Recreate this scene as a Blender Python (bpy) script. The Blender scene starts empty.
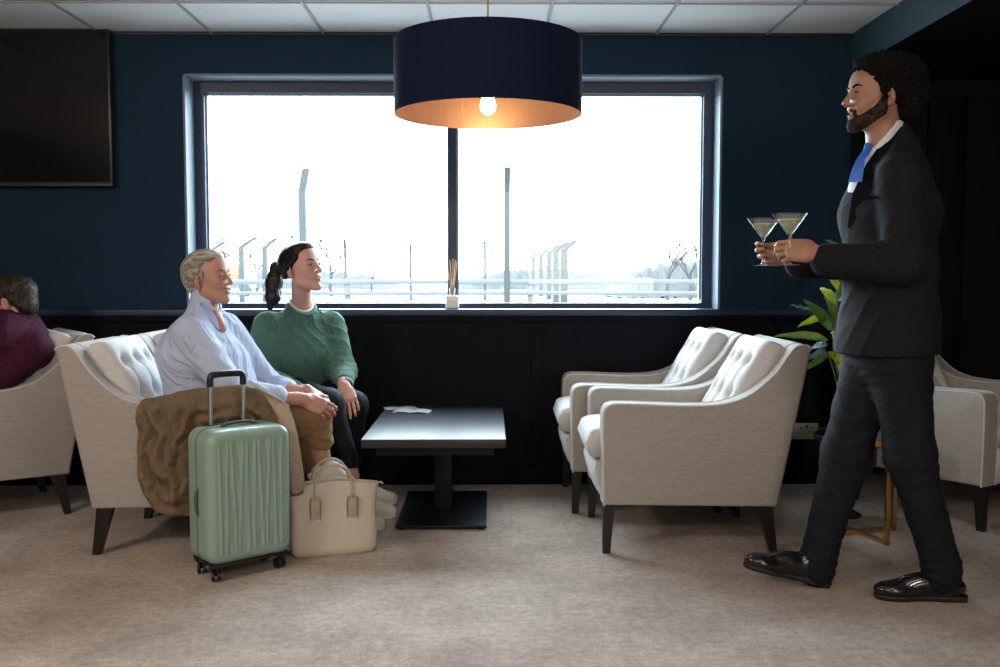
import bpy, bmesh, math, random
import numpy as np
from mathutils import Vector, Matrix, Euler
R = math.radians
S = bpy.context.scene
COL = S.collection

# ------------------------------------------------------------------ camera
FPX, EYE = 950.0, 1.12                     # focal length in pixels of the 1000x667 frame, eye height
cam = bpy.data.cameras.new('camera')
cam.sensor_fit = 'HORIZONTAL'; cam.sensor_width = 36.0; cam.lens = 36.0 * FPX / 1000.0
cam.clip_end = 500
camo = bpy.data.objects.new('camera', cam); COL.objects.link(camo)
PITCH, YAW = -math.atan(58.5 / 950), math.atan(10 / 950)
camo.location = (0, 0, EYE)
camo.rotation_euler = (R(90) + PITCH, 0, -YAW)
S.camera = camo

# ------------------------------------------------------------------ world, lights, exposure
w = bpy.data.worlds.new('sky'); S.world = w; w.use_nodes = True
bg = w.node_tree.nodes['Background']
bg.inputs[0].default_value = (0.76, 0.885, 1.0, 1); bg.inputs[1].default_value = 21.0
S.view_settings.view_transform = 'Standard'; S.view_settings.look = 'None'
S.view_settings.gamma = 1; S.view_settings.exposure = 0.0
S.view_settings.use_curve_mapping = False
try:
    S.cycles.use_denoising = True; S.cycles.denoiser = 'OPENIMAGEDENOISE'
    S.cycles.max_bounces = 8; S.cycles.transparent_max_bounces = 16
    S.cycles.sample_clamp_indirect = 6.0
except Exception: pass

def area(name, loc, size, power, col, rot=(0, 0, 0), portal=False):
    l = bpy.data.lights.new(name, 'AREA'); l.shape = 'RECTANGLE'; l.size, l.size_y = size
    l.energy = power; l.color = col
    o = bpy.data.objects.new(name, l); COL.objects.link(o); o.location = loc; o.rotation_euler = rot
    if portal: l.cycles.is_portal = True
    return o
area('window_portal', (-0.2, 5.22, 1.55), (2.85, 1.3), 1, (1, 1, 1), (R(-90), 0, 0), True)
# added unseen fill lights: a broad frontal one and smaller warm ones from above
def aim(loc, to):
    return (Vector(to) - Vector(loc)).to_track_quat('-Z', 'Y').to_euler()
area('front_fill', (1.7, -4.85, 1.6), (3.2, 1.5), 70, (1.0, 0.90, 0.82), (R(90), 0, R(8)))  # added frontal fill for the chair sides; the front wall has no opening
for lx, ly, tx, pw in ((1.9, -0.6, -.9, 40), (-0.4, -1.0, .6, 30)):
    area('warm_fill_light', (lx, ly, 2.30), (.45, .22), pw, (1.0, 0.83, 0.70), aim((lx, ly, 2.30), (tx, 3.9, .3)))  # added fill aimed at the seating, no fitting behind it
area('warm_fill_light', (-2.7, 0.9, 2.30), (.45, .22), 40, (1.0, 0.83, 0.70), aim((-2.7, 0.9, 2.30), (-1.5, 3.0, 0)))  # added fill to brighten the carpet on the left
for cx, cy, pw in ((-1.8, 1.2, 9), (1.2, 1.2, 7)):
    area('overhead_fill_light', (cx, cy, 2.355), (.9, .5), pw, (1.0, 0.84, 0.72))  # added fill for the foreground floor, out of view

# ------------------------------------------------------------------ pixel -> place helpers
_cp, _sp, _cy, _sy = math.cos(PITCH), math.sin(PITCH), math.cos(YAW), math.sin(YAW)
_fw = Vector((_sy * _cp, _cy * _cp, _sp)); _rt = Vector((_cy, -_sy, 0)); _up = _rt.cross(_fw)
def P(u, v, Y):
    """the place at depth Y that the photograph shows at pixel (u, v)"""
    d = _fw + _rt * ((u - 500) / FPX) + _up * ((333.5 - v) / FPX)
    return Vector((0, 0, EYE)) + d * (Y / d.y)
def FLP(u, v, z=0.0):
    d = _fw + _rt * ((u - 500) / FPX) + _up * ((333.5 - v) / FPX)
    return Vector((0, 0, EYE)) + d * ((z - EYE) / d.z)

# ------------------------------------------------------------------ materials
def nd(nt, t, **k):
    n = nt.nodes.new(t)
    for a, b in k.items(): setattr(n, a, b)
    return n
def mat(name, col, rough=0.6, metal=0.0, noise=None, var=0.15, bump=None, spec=None, coat=0, sheen=0,
        stretch=(1, 1, 1), sss=0, emit=None, emit_s=0, wave=None):
    m = bpy.data.materials.new(name); m.use_nodes = True; nt = m.node_tree
    b = nt.nodes['Principled BSDF']
    b.inputs['Base Color'].default_value = (*col, 1); b.inputs['Roughness'].default_value = rough
    b.inputs['Metallic'].default_value = metal
    if spec is not None: b.inputs['Specular IOR Level'].default_value = spec
    if coat: b.inputs['Coat Weight'].default_value = coat; b.inputs['Coat Roughness'].default_value = 0.15
    if sheen: b.inputs['Sheen Weight'].default_value = sheen; b.inputs['Sheen Roughness'].default_value = 0.5
    if sss:
        b.inputs['Subsurface Weight'].default_value = sss; b.inputs['Subsurface Radius'].default_value = (0.02, 0.008, 0.004)
        b.inputs['Subsurface Scale'].default_value = 0.4
    if emit: b.inputs['Emission Color'].default_value = (*emit, 1); b.inputs['Emission Strength'].default_value = emit_s
    tc = nd(nt, 'ShaderNodeTexCoord'); mp = nd(nt, 'ShaderNodeMapping'); mp.inputs['Scale'].default_value = stretch
    nt.links.new(tc.outputs['Object'], mp.inputs['Vector'])
    if noise:
        n = nd(nt, 'ShaderNodeTexNoise'); n.inputs['Scale'].default_value = noise; n.inputs['Detail'].default_value = 6
        nt.links.new(mp.outputs[0], n.inputs['Vector'])
        r = nd(nt, 'ShaderNodeValToRGB'); r.color_ramp.elements[0].position = 0.3; r.color_ramp.elements[1].position = 0.7
        r.color_ramp.elements[0].color = (*[c * (1 - var) for c in col], 1)
        r.color_ramp.elements[1].color = (*[min(1, c * (1 + var)) for c in col], 1)
        nt.links.new(n.outputs[0], r.inputs[0]); nt.links.new(r.outputs[0], b.inputs['Base Color'])
    if bump:
        sc, st, di = bump
        n2 = nd(nt, 'ShaderNodeTexNoise'); n2.inputs['Scale'].default_value = sc; n2.inputs['Detail'].default_value = 4
        nt.links.new(mp.outputs[0], n2.inputs['Vector'])
        bp = nd(nt, 'ShaderNodeBump'); bp.inputs['Strength'].default_value = st; bp.inputs['Distance'].default_value = di
        nt.links.new(n2.outputs[0], bp.inputs['Height']); nt.links.new(bp.outputs[0], b.inputs['Normal'])
    return m
def weave(name, col, var=0.12, rough=0.85, sx=60, sz=260, bump=0.25, sheen=0.2):
    """woven cloth: fine horizontal slubs"""
    m = mat(name, col, rough, sheen=sheen); nt = m.node_tree; b = nt.nodes['Principled BSDF']
    tc = nd(nt, 'ShaderNodeTexCoord')
    fac = None
    for sc in ((sx * .25, sx * .25, sz), (sx * .6, sx * .6, sz * .4)):
        mp = nd(nt, 'ShaderNodeMapping'); mp.inputs['Scale'].default_value = sc
        nt.links.new(tc.outputs['Object'], mp.inputs['Vector'])
        n = nd(nt, 'ShaderNodeTexNoise'); n.inputs['Scale'].default_value = 1.0; n.inputs['Detail'].default_value = 3
        nt.links.new(mp.outputs[0], n.inputs['Vector'])
        if fac is None: fac = n.outputs[0]
        else:
            a = nd(nt, 'ShaderNodeMath', operation='ADD'); nt.links.new(fac, a.inputs[0]); nt.links.new(n.outputs[0], a.inputs[1])
            h = nd(nt, 'ShaderNodeMath', operation='MULTIPLY'); h.inputs[1].default_value = .5
            nt.links.new(a.outputs[0], h.inputs[0]); fac = h.outputs[0]
    r = nd(nt, 'ShaderNodeValToRGB'); r.color_ramp.elements[0].position = .38; r.color_ramp.elements[1].position = .62
    r.color_ramp.elements[0].color = (*[c * (1 - var) for c in col], 1); r.color_ramp.elements[1].color = (*[min(1, c * (1 + var)) for c in col], 1)
    nt.links.new(fac, r.inputs[0]); nt.links.new(r.outputs[0], b.inputs['Base Color'])
    bp = nd(nt, 'ShaderNodeBump'); bp.inputs['Strength'].default_value = bump; bp.inputs['Distance'].default_value = .0015
    nt.links.new(fac, bp.inputs['Height']); nt.links.new(bp.outputs[0], b.inputs['Normal'])
    return m

M = {}
M['navy'] = mat('navy_paint', (0.0055, 0.022, 0.046), 0.75, spec=.2, noise=3, var=.08, bump=(300, .15, .0005))
M['wain'] = mat('black_panel_paint', (0.004, 0.0055, 0.009), 0.7, spec=.1, noise=40, var=.2, stretch=(1, 1, .1), bump=(60, .1, .0005))
M['frame'] = mat('window_frame_powder_coat', (0.012, 0.03, 0.075), 0.45)
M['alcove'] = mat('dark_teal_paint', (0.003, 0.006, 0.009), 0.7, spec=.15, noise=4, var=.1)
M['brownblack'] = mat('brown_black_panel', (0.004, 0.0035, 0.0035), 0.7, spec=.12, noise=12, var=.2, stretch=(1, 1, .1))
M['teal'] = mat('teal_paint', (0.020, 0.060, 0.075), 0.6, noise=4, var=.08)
M['tile'] = mat('ceiling_tile', (0.86, 0.85, 0.82), 0.9, noise=90, var=.05, bump=(160, .4, .001))
M['grid'] = mat('ceiling_grid_metal', (0.36, 0.36, 0.35), 0.5)
M['sand'] = weave('sand_linen', (0.325, 0.302, 0.275), .085)
M['sand_pipe'] = weave('sand_linen_piping', (0.50, 0.48, 0.45), .08)
M['sand_lit'] = weave('sand_linen_lit', (0.55, 0.545, 0.54), .06)  # same linen coloured paler, standing for window light on the cushions
M['darkwood'] = mat('dark_stained_wood', (0.012, 0.009, 0.008), 0.35, noise=30, var=.3, stretch=(1, 1, .08))
M['black'] = mat('black_plastic', (0.010, 0.010, 0.011), 0.35)
M['blackmetal'] = mat('black_metal', (0.005, 0.007, 0.012), 0.5, spec=.25, noise=60, var=.1)
M['screen'] = mat('tv_screen', (0.006, 0.006, 0.007), 0.12, spec=.5)
M['steel'] = mat('brushed_aluminium', (0.62, 0.64, 0.66), 0.28, 1.0)
M['gold'] = mat('brushed_gold', (0.62, 0.42, 0.20), 0.32, 1.0, noise=120, var=.08)
M['white'] = mat('white_plastic', (0.75, 0.75, 0.73), 0.4)

# carpet
def carpet():
    m = mat('carpet', (0.40, 0.345, 0.295), 0.97); nt = m.node_tree; b = nt.nodes['Principled BSDF']
    tc = nd(nt, 'ShaderNodeTexCoord')
    n1 = nd(nt, 'ShaderNodeTexNoise'); n1.inputs['Scale'].default_value = 3.2; n1.inputs['Detail'].default_value = 8; n1.inputs['Roughness'].default_value = .62
    n2 = nd(nt, 'ShaderNodeTexNoise'); n2.inputs['Scale'].default_value = 110; n2.inputs['Detail'].default_value = 5; n2.inputs['Roughness'].default_value = .7
    n3 = nd(nt, 'ShaderNodeTexNoise'); n3.inputs['Scale'].default_value = 34; n3.inputs['Detail'].default_value = 5
    for n in (n1, n2, n3): nt.links.new(tc.outputs['Object'], n.inputs['Vector'])
    r1 = nd(nt, 'ShaderNodeValToRGB'); e = r1.color_ramp.elements
    e[0].position = .34; e[0].color = (.325, .276, .240, 1); e[1].position = .66; e[1].color = (.470, .404, .354, 1)
    nt.links.new(n1.outputs[0], r1.inputs[0])
    mx = nd(nt, 'ShaderNodeMixRGB', blend_type='OVERLAY'); mx.inputs[0].default_value = .42
    nt.links.new(r1.outputs[0], mx.inputs[1]); nt.links.new(n3.outputs[0], mx.inputs[2])
    mx2 = nd(nt, 'ShaderNodeMixRGB', blend_type='OVERLAY'); mx2.inputs[0].default_value = .55
    nt.links.new(mx.outputs[0], mx2.inputs[1]); nt.links.new(n2.outputs[0], mx2.inputs[2])
    nt.links.new(mx2.outputs[0], b.inputs['Base Color'])
    bp = nd(nt, 'ShaderNodeBump'); bp.inputs['Strength'].default_value = .7; bp.inputs['Distance'].default_value = .004
    nt.links.new(n2.outputs[0], bp.inputs['Height']); nt.links.new(bp.outputs[0], b.inputs['Normal'])
    return m
M['carpet'] = carpet()

# ------------------------------------------------------------------ mesh helpers
def link(name, me, m=None, parent=None, smooth=True, auto=None):
    o = bpy.data.objects.new(name, me); COL.objects.link(o)
    ms = m if isinstance(m, (list, tuple)) else [m]
    for x in ms:
        if x: me.materials.append(x)
    if smooth: me.polygons.foreach_set('use_smooth', [True] * len(me.polygons))
    if parent: o.parent = parent
    if auto:
        with_ = me
        try: me.set_sharp_from_angle(angle=R(auto))
        except Exception: pass
    return o
def frombm(name, bm, m, parent=None, smooth=True, auto=35):
    bmesh.ops.recalc_face_normals(bm, faces=bm.faces)
    me = bpy.data.meshes.new(name); bm.to_mesh(me); bm.free()
    return link(name, me, m, parent, smooth, auto)
def tag(o, label=None, cat=None, group=None, kind=None):
    if label: o['label'] = label
    if cat: o['category'] = cat
    if group: o['group'] = group
    if kind: o['kind'] = kind
    return o
def empty(name, loc, rz=0.0, label=None, cat=None, group=None, kind=None):
    o = bpy.data.objects.new(name, None); COL.objects.link(o); o.location = loc; o.rotation_euler = (0, 0, rz)
    o.empty_display_size = .1
    return tag(o, label, cat, group, kind)
def abox(bm, c, s, bev=0.0, rot=None, seg=2, taper=None):
    r = bmesh.ops.create_cube(bm, size=1.0); vs = r['verts']
    for v in vs:
        v.co = Vector((v.co.x * s[0], v.co.y * s[1], v.co.z * s[2]))
        if taper and v.co.z < 0: v.co.x *= taper; v.co.y *= taper
    if bev:
        es = list({e for v in vs for e in v.link_edges})
        r = bmesh.ops.bevel(bm, geom=es, offset=bev, segments=seg, profile=.5, affect='EDGES')
        vs = list({v for f in r['faces'] for v in f.verts} | {v for v in vs if v.is_valid})
    Mx = Matrix.Translation(Vector(c)) @ (rot.to_4x4() if rot is not None else Matrix.Identity(4))
    for v in vs: v.co = Mx @ v.co
    return vs
def box(name, c, s, m, parent=None, bev=0.0, rot=None, seg=2, taper=None):
    bm = bmesh.new(); abox(bm, c, s, bev, rot, seg, taper)
    return frombm(name, bm, m, parent)
def atube(bm, pts, r, n=12, cap=True):
    pts = [Vector(p) for p in pts]; rr = r if isinstance(r, (list, tuple)) else [r] * len(pts)
    prev = None; rings = []
    t0 = (pts[1] - pts[0]).normalized()
    a = t0.orthogonal().normalized()
    for i, p in enumerate(pts):
        t = (pts[min(i + 1, len(pts) - 1)] - pts[max(i - 1, 0)]).normalized()
        a = (a - t * a.dot(t)).normalized(); b = t.cross(a)
        rings.append([bm.verts.new(p + (a * math.cos(2 * math.pi * k / n) + b * math.sin(2 * math.pi * k / n)) * rr[i]) for k in range(n)])
    for i in range(len(rings) - 1):
        for k in range(n):
            bm.faces.new((rings[i][k], rings[i][(k + 1) % n], rings[i + 1][(k + 1) % n], rings[i + 1][k]))
    if cap:
        bm.faces.new(rings[0]); bm.faces.new(rings[-1])
def tube(name, pts, r, m, parent=None, n=12, auto=40):
    bm = bmesh.new(); atube(bm, pts, r, n); return frombm(name, bm, m, parent, auto=auto)
def alathe(bm, prof, n=48, c=(0, 0, 0), closed=False):
    rings = []
    for (r, z) in prof:
        rings.append([bm.verts.new((c[0] + r * math.cos(2 * math.pi * k / n), c[1] + r * math.sin(2 * math.pi * k / n), c[2] + z)) for k in range(n)])
    L = len(rings)
    for i in range(L if closed else L - 1):
        for k in range(n):
            bm.faces.new((rings[i][k], rings[i][(k + 1) % n], rings[(i + 1) % L][(k + 1) % n], rings[(i + 1) % L][k]))
    if not closed:
        if prof[0][0] > 1e-4: bm.faces.new(rings[0])
        if prof[-1][0] > 1e-4: bm.faces.new(rings[-1])
    bmesh.ops.remove_doubles(bm, verts=bm.verts, dist=1e-6)
def lathe(name, prof, m, parent=None, n=48, c=(0, 0, 0), closed=False):
    bm = bmesh.new(); alathe(bm, prof, n, c, closed); return frombm(name, bm, m, parent)
def cat(pts, n=8, closed=False):
    """Catmull-Rom through points"""
    pts = [Vector(p) for p in pts]; L = len(pts); out = []
    for i in range(L if closed else L - 1):
        g = (lambda j: pts[j % L]) if closed else (lambda j: pts[min(max(j, 0), L - 1)])
        p0, p1, p2, p3 = g(i - 1), g(i), g(i + 1), g(i + 2)
        for k in range(n):
            t = k / n
            out.append(.5 * ((2 * p1) + (p2 - p0) * t + (2 * p0 - 5 * p1 + 4 * p2 - p3) * t * t + (3 * p1 - p0 - 3 * p2 + p3) * t ** 3))
    if not closed: out.append(pts[-1])
    return out
def gridmesh(bm, rows, wrap=False):
    vs = [[bm.verts.new(p) for p in r] for r in rows]
    n = len(rows[0])
    for i in range(len(rows) - 1):
        for k in range(n if wrap else n - 1):
            bm.faces.new((vs[i][k], vs[i][(k + 1) % n], vs[i + 1][(k + 1) % n], vs[i + 1][k]))
    return vs
def copy_tree(o, parent=None):
    c = o.copy(); COL.objects.link(c)
    c.parent = parent
    for ch in [x for x in COL.objects if x.parent == o and x is not c]: copy_tree(ch, c)
    return c

# ================================================================== THE ROOM
YB, ZC = 5.04, 2.372                       # back wall plane, ceiling height
XL, XR, YF = -4.2, 4.0, -5.0
def struct(name, bm, m, parent=None):
    o = frombm(name, bm, m, parent, smooth=False); 
    if not parent: o['kind'] = 'structure'
    return o
bm = bmesh.new(); abox(bm, (-.1, .15, -.05), (8.8, 10.4, .1)); struct('floor', bm, M['carpet'])
# back wall round the window opening
WX0, WX1, WZ0, WZ1 = -1.592, 1.212, .938, 2.157
bm = bmesh.new()
def slab(x0, x1, z0, z1, y0=YB, y1=5.34): abox(bm, ((x0 + x1) / 2, (y0 + y1) / 2, (z0 + z1) / 2), (x1 - x0, y1 - y0, z1 - z0))
slab(XL, WX0, WZ0, 2.6); slab(WX1, 1.9, WZ0, 2.6); slab(WX0, WX1, WZ1, 2.6)
struct('wall_back', bm, M['navy'])
bm = bmesh.new()
slab(XL, 1.9, 0, .905)
for x in (-3.55, -2.25, -.97, .248, 1.50): abox(bm, (x, YB - .006, .48), (.055, .012, .77), .003)
abox(bm, ((XL + 1.9) / 2, YB - .006, .895), (1.9 - XL, .012, .05), .003)
struct('wall_wainscot', bm, M['wain'])
bm = bmesh.new(); abox(bm, ((XL + 1.9) / 2, YB - .008, .047), (1.9 - XL, .016, .094), .004); struct('baseboard_back', bm, M['wain'])
bm = bmesh.new(); abox(bm, ((XL + 1.9) / 2, 5.02 + .16, .922), (1.9 - XL, .32 + .004, .034), .005)
struct('trim_ledge', bm, M['frame'])
# ceiling: tiles between a metal grid
bm = bmesh.new(); abox(bm, (-.1, .15, ZC + .06), (8.8, 10.4, .1)); struct('ceiling', bm, M['tile'])
bm = bmesh.new()
x = -2.024
xs = [-2.024 + .5785 * k for k in range(-4, 7)]
ys = [4.482 - .5785 * k for k in range(17)]
for x in xs: abox(bm, (x, (YB + YF) / 2, ZC + .003), (.013, YB - YF, .006))
for y in ys: abox(bm, ((XL + 1.9) / 2, y, ZC + .0025), (1.9 - XL, .013, .006))
struct('trim_ceiling_grid', bm, M['grid'])
bm = bmesh.new(); abox(bm, ((XL + 1.9) / 2, YB - .008, ZC - .002), (1.9 - XL, .010, .010)); struct('trim_ceiling_edge', bm, M['black'])
# bulkhead on the right, recess below it
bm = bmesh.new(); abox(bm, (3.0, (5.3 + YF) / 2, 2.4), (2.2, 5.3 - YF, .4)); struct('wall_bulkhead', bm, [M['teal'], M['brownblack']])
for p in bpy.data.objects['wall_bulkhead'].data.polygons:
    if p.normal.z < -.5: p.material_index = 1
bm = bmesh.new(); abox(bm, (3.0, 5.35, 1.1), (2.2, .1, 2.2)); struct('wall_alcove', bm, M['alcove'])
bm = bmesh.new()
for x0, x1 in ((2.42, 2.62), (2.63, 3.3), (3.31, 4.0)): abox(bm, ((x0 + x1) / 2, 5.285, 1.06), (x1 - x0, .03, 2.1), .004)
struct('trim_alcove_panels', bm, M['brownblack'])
bm = bmesh.new(); abox(bm, (XR + .05, .2, 1.3), (.1, 10.6, 2.6)); struct('wall_right', bm, M['brownblack'])
bm = bmesh.new(); abox(bm, (XL - .05, .2, 1.3), (.1, 10.6, 2.6)); struct('wall_left', bm, M['navy'])
bm = bmesh.new(); abox(bm, (-.1, YF - .05, 1.3), (8.6, .1, 2.6)); struct('wall_front', bm, mat('warm_wall_paint', (.45, .40, .34), .7, noise=4, var=.05))

# window: reveal lining, frame, mullion, panes
wn = empty('window_1', ((WX0 + WX1) / 2, 5.2, WZ0), kind='structure')
def wpart(name, fn, m, par=wn):
    bm = bmesh.new(); fn(bm); o = frombm(name, bm, m, par, smooth=False); o.matrix_parent_inverse = Matrix.Translation(-wn.location) if par is wn else Matrix.Identity(4); return o
def rev(bm):
    for x in (WX0 - .004, WX1 + .004): abox(bm, (x, YB + .09, (WZ0 + WZ1) / 2), (.012, .184, WZ1 - WZ0))
    abox(bm, ((WX0 + WX1) / 2, YB + .09, WZ1 + .004), (WX1 - WX0, .184, .012))
wpart('reveal_lining', rev, mat('reveal_paint', (.115, .155, .19), .5))
FY = 5.22
def frm(bm):
    fx0, fx1, fz0, fz1 = WX0, WX1, WZ0, WZ1
    t = .056
    for x in (fx0 + t / 2, fx1 - t / 2): abox(bm, (x, FY, (fz0 + .029 + fz1 - .060) / 2), (t, .069, fz1 - .060 - fz0 - .029))
    abox(bm, ((fx0 + fx1) / 2, FY, fz1 - .030), (fx1 - fx0, .07, .060))
    abox(bm, ((fx0 + fx1) / 2, FY, fz0 + .014), (fx1 - fx0, .07, .03))
    mx = P(453, 200, FY).x
    abox(bm, (mx, FY, (fz0 + fz1) / 2), (.046, .071, fz1 - fz0 - .08))
wpart('window_frame', frm, M['frame'])
def gask(bm):
    mx = P(453, 200, FY).x
    for x0, x1 in ((WX0 + .056, mx - .023), (mx + .023, WX1 - .056)):
        for x in (x0 + .004, x1 - .004): abox(bm, (x, FY + .01, (WZ0 + WZ1) / 2), (.008, .03, WZ1 - WZ0 - .1))
        abox(bm, ((x0 + x1) / 2, FY + .01, WZ1 - .064), (x1 - x0, .03, .010))
wpart('window_gasket', gask, mat('grey_gasket', (.16, .24, .28), .4))
def glass_mat():
    m = bpy.data.materials.new('window_glass'); m.use_nodes = True; nt = m.node_tree
    nt.nodes.remove(nt.nodes['Principled BSDF']); out = nt.nodes['Material Output']
    t = nd(nt, 'ShaderNodeBsdfTransparent'); t.inputs[0].default_value = (.96, .985, .98, 1)
    g = nd(nt, 'ShaderNodeBsdfGlossy'); g.inputs['Roughness'].default_value = .02
    lw = nd(nt, 'ShaderNodeLayerWeight'); pw = nd(nt, 'ShaderNodeMath', operation='POWER'); pw.inputs[1].default_value = 4
    nt.links.new(lw.outputs['Facing'], pw.inputs[0]); f = nd(nt, 'ShaderNodeMapRange'); f.inputs[3].default_value = .03; f.inputs[4].default_value = .6
    nt.links.new(pw.outputs[0], f.inputs[0])
    mx = nd(nt, 'ShaderNodeMixShader'); nt.links.new(f.outputs[0], mx.inputs[0]); nt.links.new(t.outputs[0], mx.inputs[1]); nt.links.new(g.outputs[0], mx.inputs[2])
    nt.links.new(mx.outputs[0], out.inputs['Surface']); return m
M['glass'] = glass_mat()
_mx = P(453, 200, FY).x
for x0, x1 in ((WX0 + .05, _mx - .01), (_mx + .01, WX1 - .05)):
    wpart('window_pane', lambda bm: abox(bm, ((x0 + x1) / 2, FY + .015, (WZ0 + WZ1) / 2), (x1 - x0, .006, WZ1 - WZ0 - .06)), M['glass'])

# ================================================================== WALL FITTINGS
tv = empty('television', (-2.752, YB - .04, 1.578), label='large black wall-mounted television screen on the navy wall', cat='television')
box('screen_casing', (0, 0, .40), (1.60, .05, .80), M['black'], tv, .006)
box('screen', (0, -.0265, .405), (1.575, .003, .765), M['screen'], tv)
box('bottom_bezel', (0, -.027, .008), (1.60, .008, .012), mat('tv_trim', (.025, .025, .027), .4, .3), tv)
box('wall_bracket', (0, .030, .40), (.5, .018, .35), M['black'], tv)

so = empty('wall_socket', P(795, 431, YB - .014), label='double plug socket plate on the dark panelling behind the armchairs', cat='socket')
box('socket_plate', (0, 0, 0), (.25, .012, .088), mat('socket_steel', (.42, .42, .40), .38, .7, noise=200, var=.12), so, .004)
for gx in (-.09, -.03, .03, .09):
    for dx, dz, ww, hh in ((0, .018, .006, .011), (-.012, -.008, .009, .006), (.012, -.008, .009, .006)): box('socket_slot', (gx + dx, -.0065, dz), (ww, .003, hh), M['black'], so)
for gx in (-.06, .06): box('socket_switch', (gx, -.008, .026), (.010, .006, .018), mat('socket_switch', (.03, .03, .03), .4), so, .001)

# ================================================================== PENDANT
LD = 3.70; lc = P(488, 115, LD); LR = 92.5 * LD / 950; zb = lc.z; zt = P(488, 42, LD).z
lamp = empty('pendant_lamp', (lc.x, LD, zb), label='large navy drum pendant lamp with glowing copper interior', cat='lamp')
prof = [(LR, 0), (LR, zt - zb), (LR - .004, zt - zb), (LR - .004, 0)]
def shade_mats():
    o = lathe('lamp_shade', prof, None, lamp, n=96, closed=True)
    a = mat('navy_silk_shade', (.005, .009, .034), .8, noise=500, var=.25, stretch=(1, 1, .05), spec=.15)
    b = mat('copper_foil_lining', (.74, .52, .40), .42, .7, noise=260, var=.06, stretch=(1, 1, .05))
    o.data.materials.clear(); o.data.materials.append(a); o.data.materials.append(b)
    for p in o.data.polygons:
        c = p.center; rr = math.hypot(c.x, c.y)
        if rr < LR - .003: p.material_index = 1
    return o
sh = shade_mats()
_a = math.atan2(1, -.32)
box('shade_seam', ((LR - .0055) * math.cos(_a), (LR - .0055) * math.sin(_a), (zt - zb) / 2), (.003, .012, zt - zb - .004), mat('copper_seam', (.9, .62, .42), .3, .6), sh, rot=Matrix.Rotation(_a, 3, 'Z'))
tube('cable', [(0, 0, .165), (0, 0, ZC - zb)], .0035, mat('brass_cord', (.45, .28, .12), .35, .8), lamp)
lathe('lamp_holder', [(.0, .165), (.020, .165), (.022, .105), (.017, .098), (0, .098)], mat('brass_holder', (.6, .40, .18), .3, 1), lamp, n=24)
bm = bmesh.new()
for k in range(3):
    a = k * 2.094 + .3; atube(bm, [(0.015 * math.cos(a), .015 * math.sin(a), .17), ((LR - .004) * math.cos(a), (LR - .004) * math.sin(a), zt - zb - .012)], .003, 8)
frombm('shade_spider', bm, mat('brass_wire', (.5, .34, .16), .35, 1), lamp)
bulb = lathe('bulb', [(0, .000), (.014, .003), (.027, .016), (.031, .034), (.027, .054), (.017, .078), (.014, .098), (0, .100)],
             mat('bulb_glow', (1, .8, .5), .3, emit=(1.0, .56, .22), emit_s=42), lamp, n=28)

# ================================================================== COFFEE TABLE
def table_top_mat():
    m = mat('dark_walnut_top', (.035, .035, .042), .30, spec=.42); nt = m.node_tree; b = nt.nodes['Principled BSDF']
    tc = nd(nt, 'ShaderNodeTexCoord'); mp = nd(nt, 'ShaderNodeMapping'); mp.inputs['Scale'].default_value = (3, 14, 1)
    n = nd(nt, 'ShaderNodeTexNoise'); n.inputs['Scale'].default_value = 3; n.inputs['Detail'].default_value = 8; n.inputs['Distortion'].default_value = 1.4
    nt.links.new(tc.outputs['Object'], mp.inputs[0]); nt.links.new(mp.outputs[0], n.inputs['Vector'])
    r = nd(nt, 'ShaderNodeValToRGB'); r.color_ramp.elements[0].color = (.012, .013, .017, 1); r.color_ramp.elements[1].color = (.026, .027, .034, 1)
    nt.links.new(n.outputs[0], r.inputs[0]); nt.links.new(r.outputs[0], b.inputs['Base Color'])
    rr = nd(nt, 'ShaderNodeMapRange'); rr.inputs[3].default_value = .36; rr.inputs[4].default_value = .44
    nt.links.new(n.outputs[0], rr.inputs[0]); nt.links.new(rr.outputs[0], b.inputs['Roughness'])
    return m
TZ = .437
ct = empty('coffee_table', (-.226, 4.45, 0), label='low dark rectangular coffee table on a single square pedestal under the window', cat='table')
box('tabletop', (-.010, 0, TZ - .019), (.604, 1.05, .038), table_top_mat(), ct, .003)
box('apron', (-.008, 0, TZ - .06), (.50, .90, .045), M['blackmetal'], ct, .003)
box('pedestal', (0.005, 0, .20), (.082, .082, .37), M['blackmetal'], ct, .004)
bs = box('base_plate', (.010, .0, .0155), (.40, .675, .013), M['blackmetal'], ct, .003)
for sx in (-1, 1):
    for sy in (-1, 1): lathe('glide', [(0, 0), (.015, 0), (.015, .010), (0, .010)], M['black'], ct, n=16, c=(.010 + sx * .175, sy * .31, 0))

def booklet(name, u, v, sx, sy, rz, col, lab, spread):
    c = FLP(u, v, TZ); o = empty(name, (c.x, c.y, TZ + .0004), rz, lab, 'leaflet')
    bm = bmesh.new(); rows = []
    for j in range(2):
        rows.append([Vector(((i / 12 - .5) * sx, (j - .5) * sy, .0015 + spread * (math.sin(min(1, abs(i / 12 - .5) * 2.2) * math.pi)) * .5 + spread * .05)) for i in range(13)])
    gridmesh(bm, rows)
    bmesh.ops.solidify(bm, geom=bm.faces[:], thickness=.0012)
    frombm('cover', bm, col, o, smooth=False)
    bm = bmesh.new(); rows = []
    for j in range(2):
        rows.append([Vector(((i / 12 - .5) * sx * .97, (j - .5) * sy * .96, .0035 + spread * (math.sin(min(1, abs(i / 12 - .5) * 2.2) * math.pi)) * .55 + spread * .05)) for i in range(13)])
    gridmesh(bm, rows); bmesh.ops.solidify(bm, geom=bm.faces[:], thickness=.001)
    frombm('pages', bm, mat('page_paper', (.72, .74, .74), .6, noise=60, var=.1), o, smooth=False)
    return o
booklet('leaflet', 401, 409, .17, .12, R(14), mat('leaflet_green', (.08, .26, .24), .4), 'teal-backed leaflet at the back left corner of the coffee table', .006)
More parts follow.
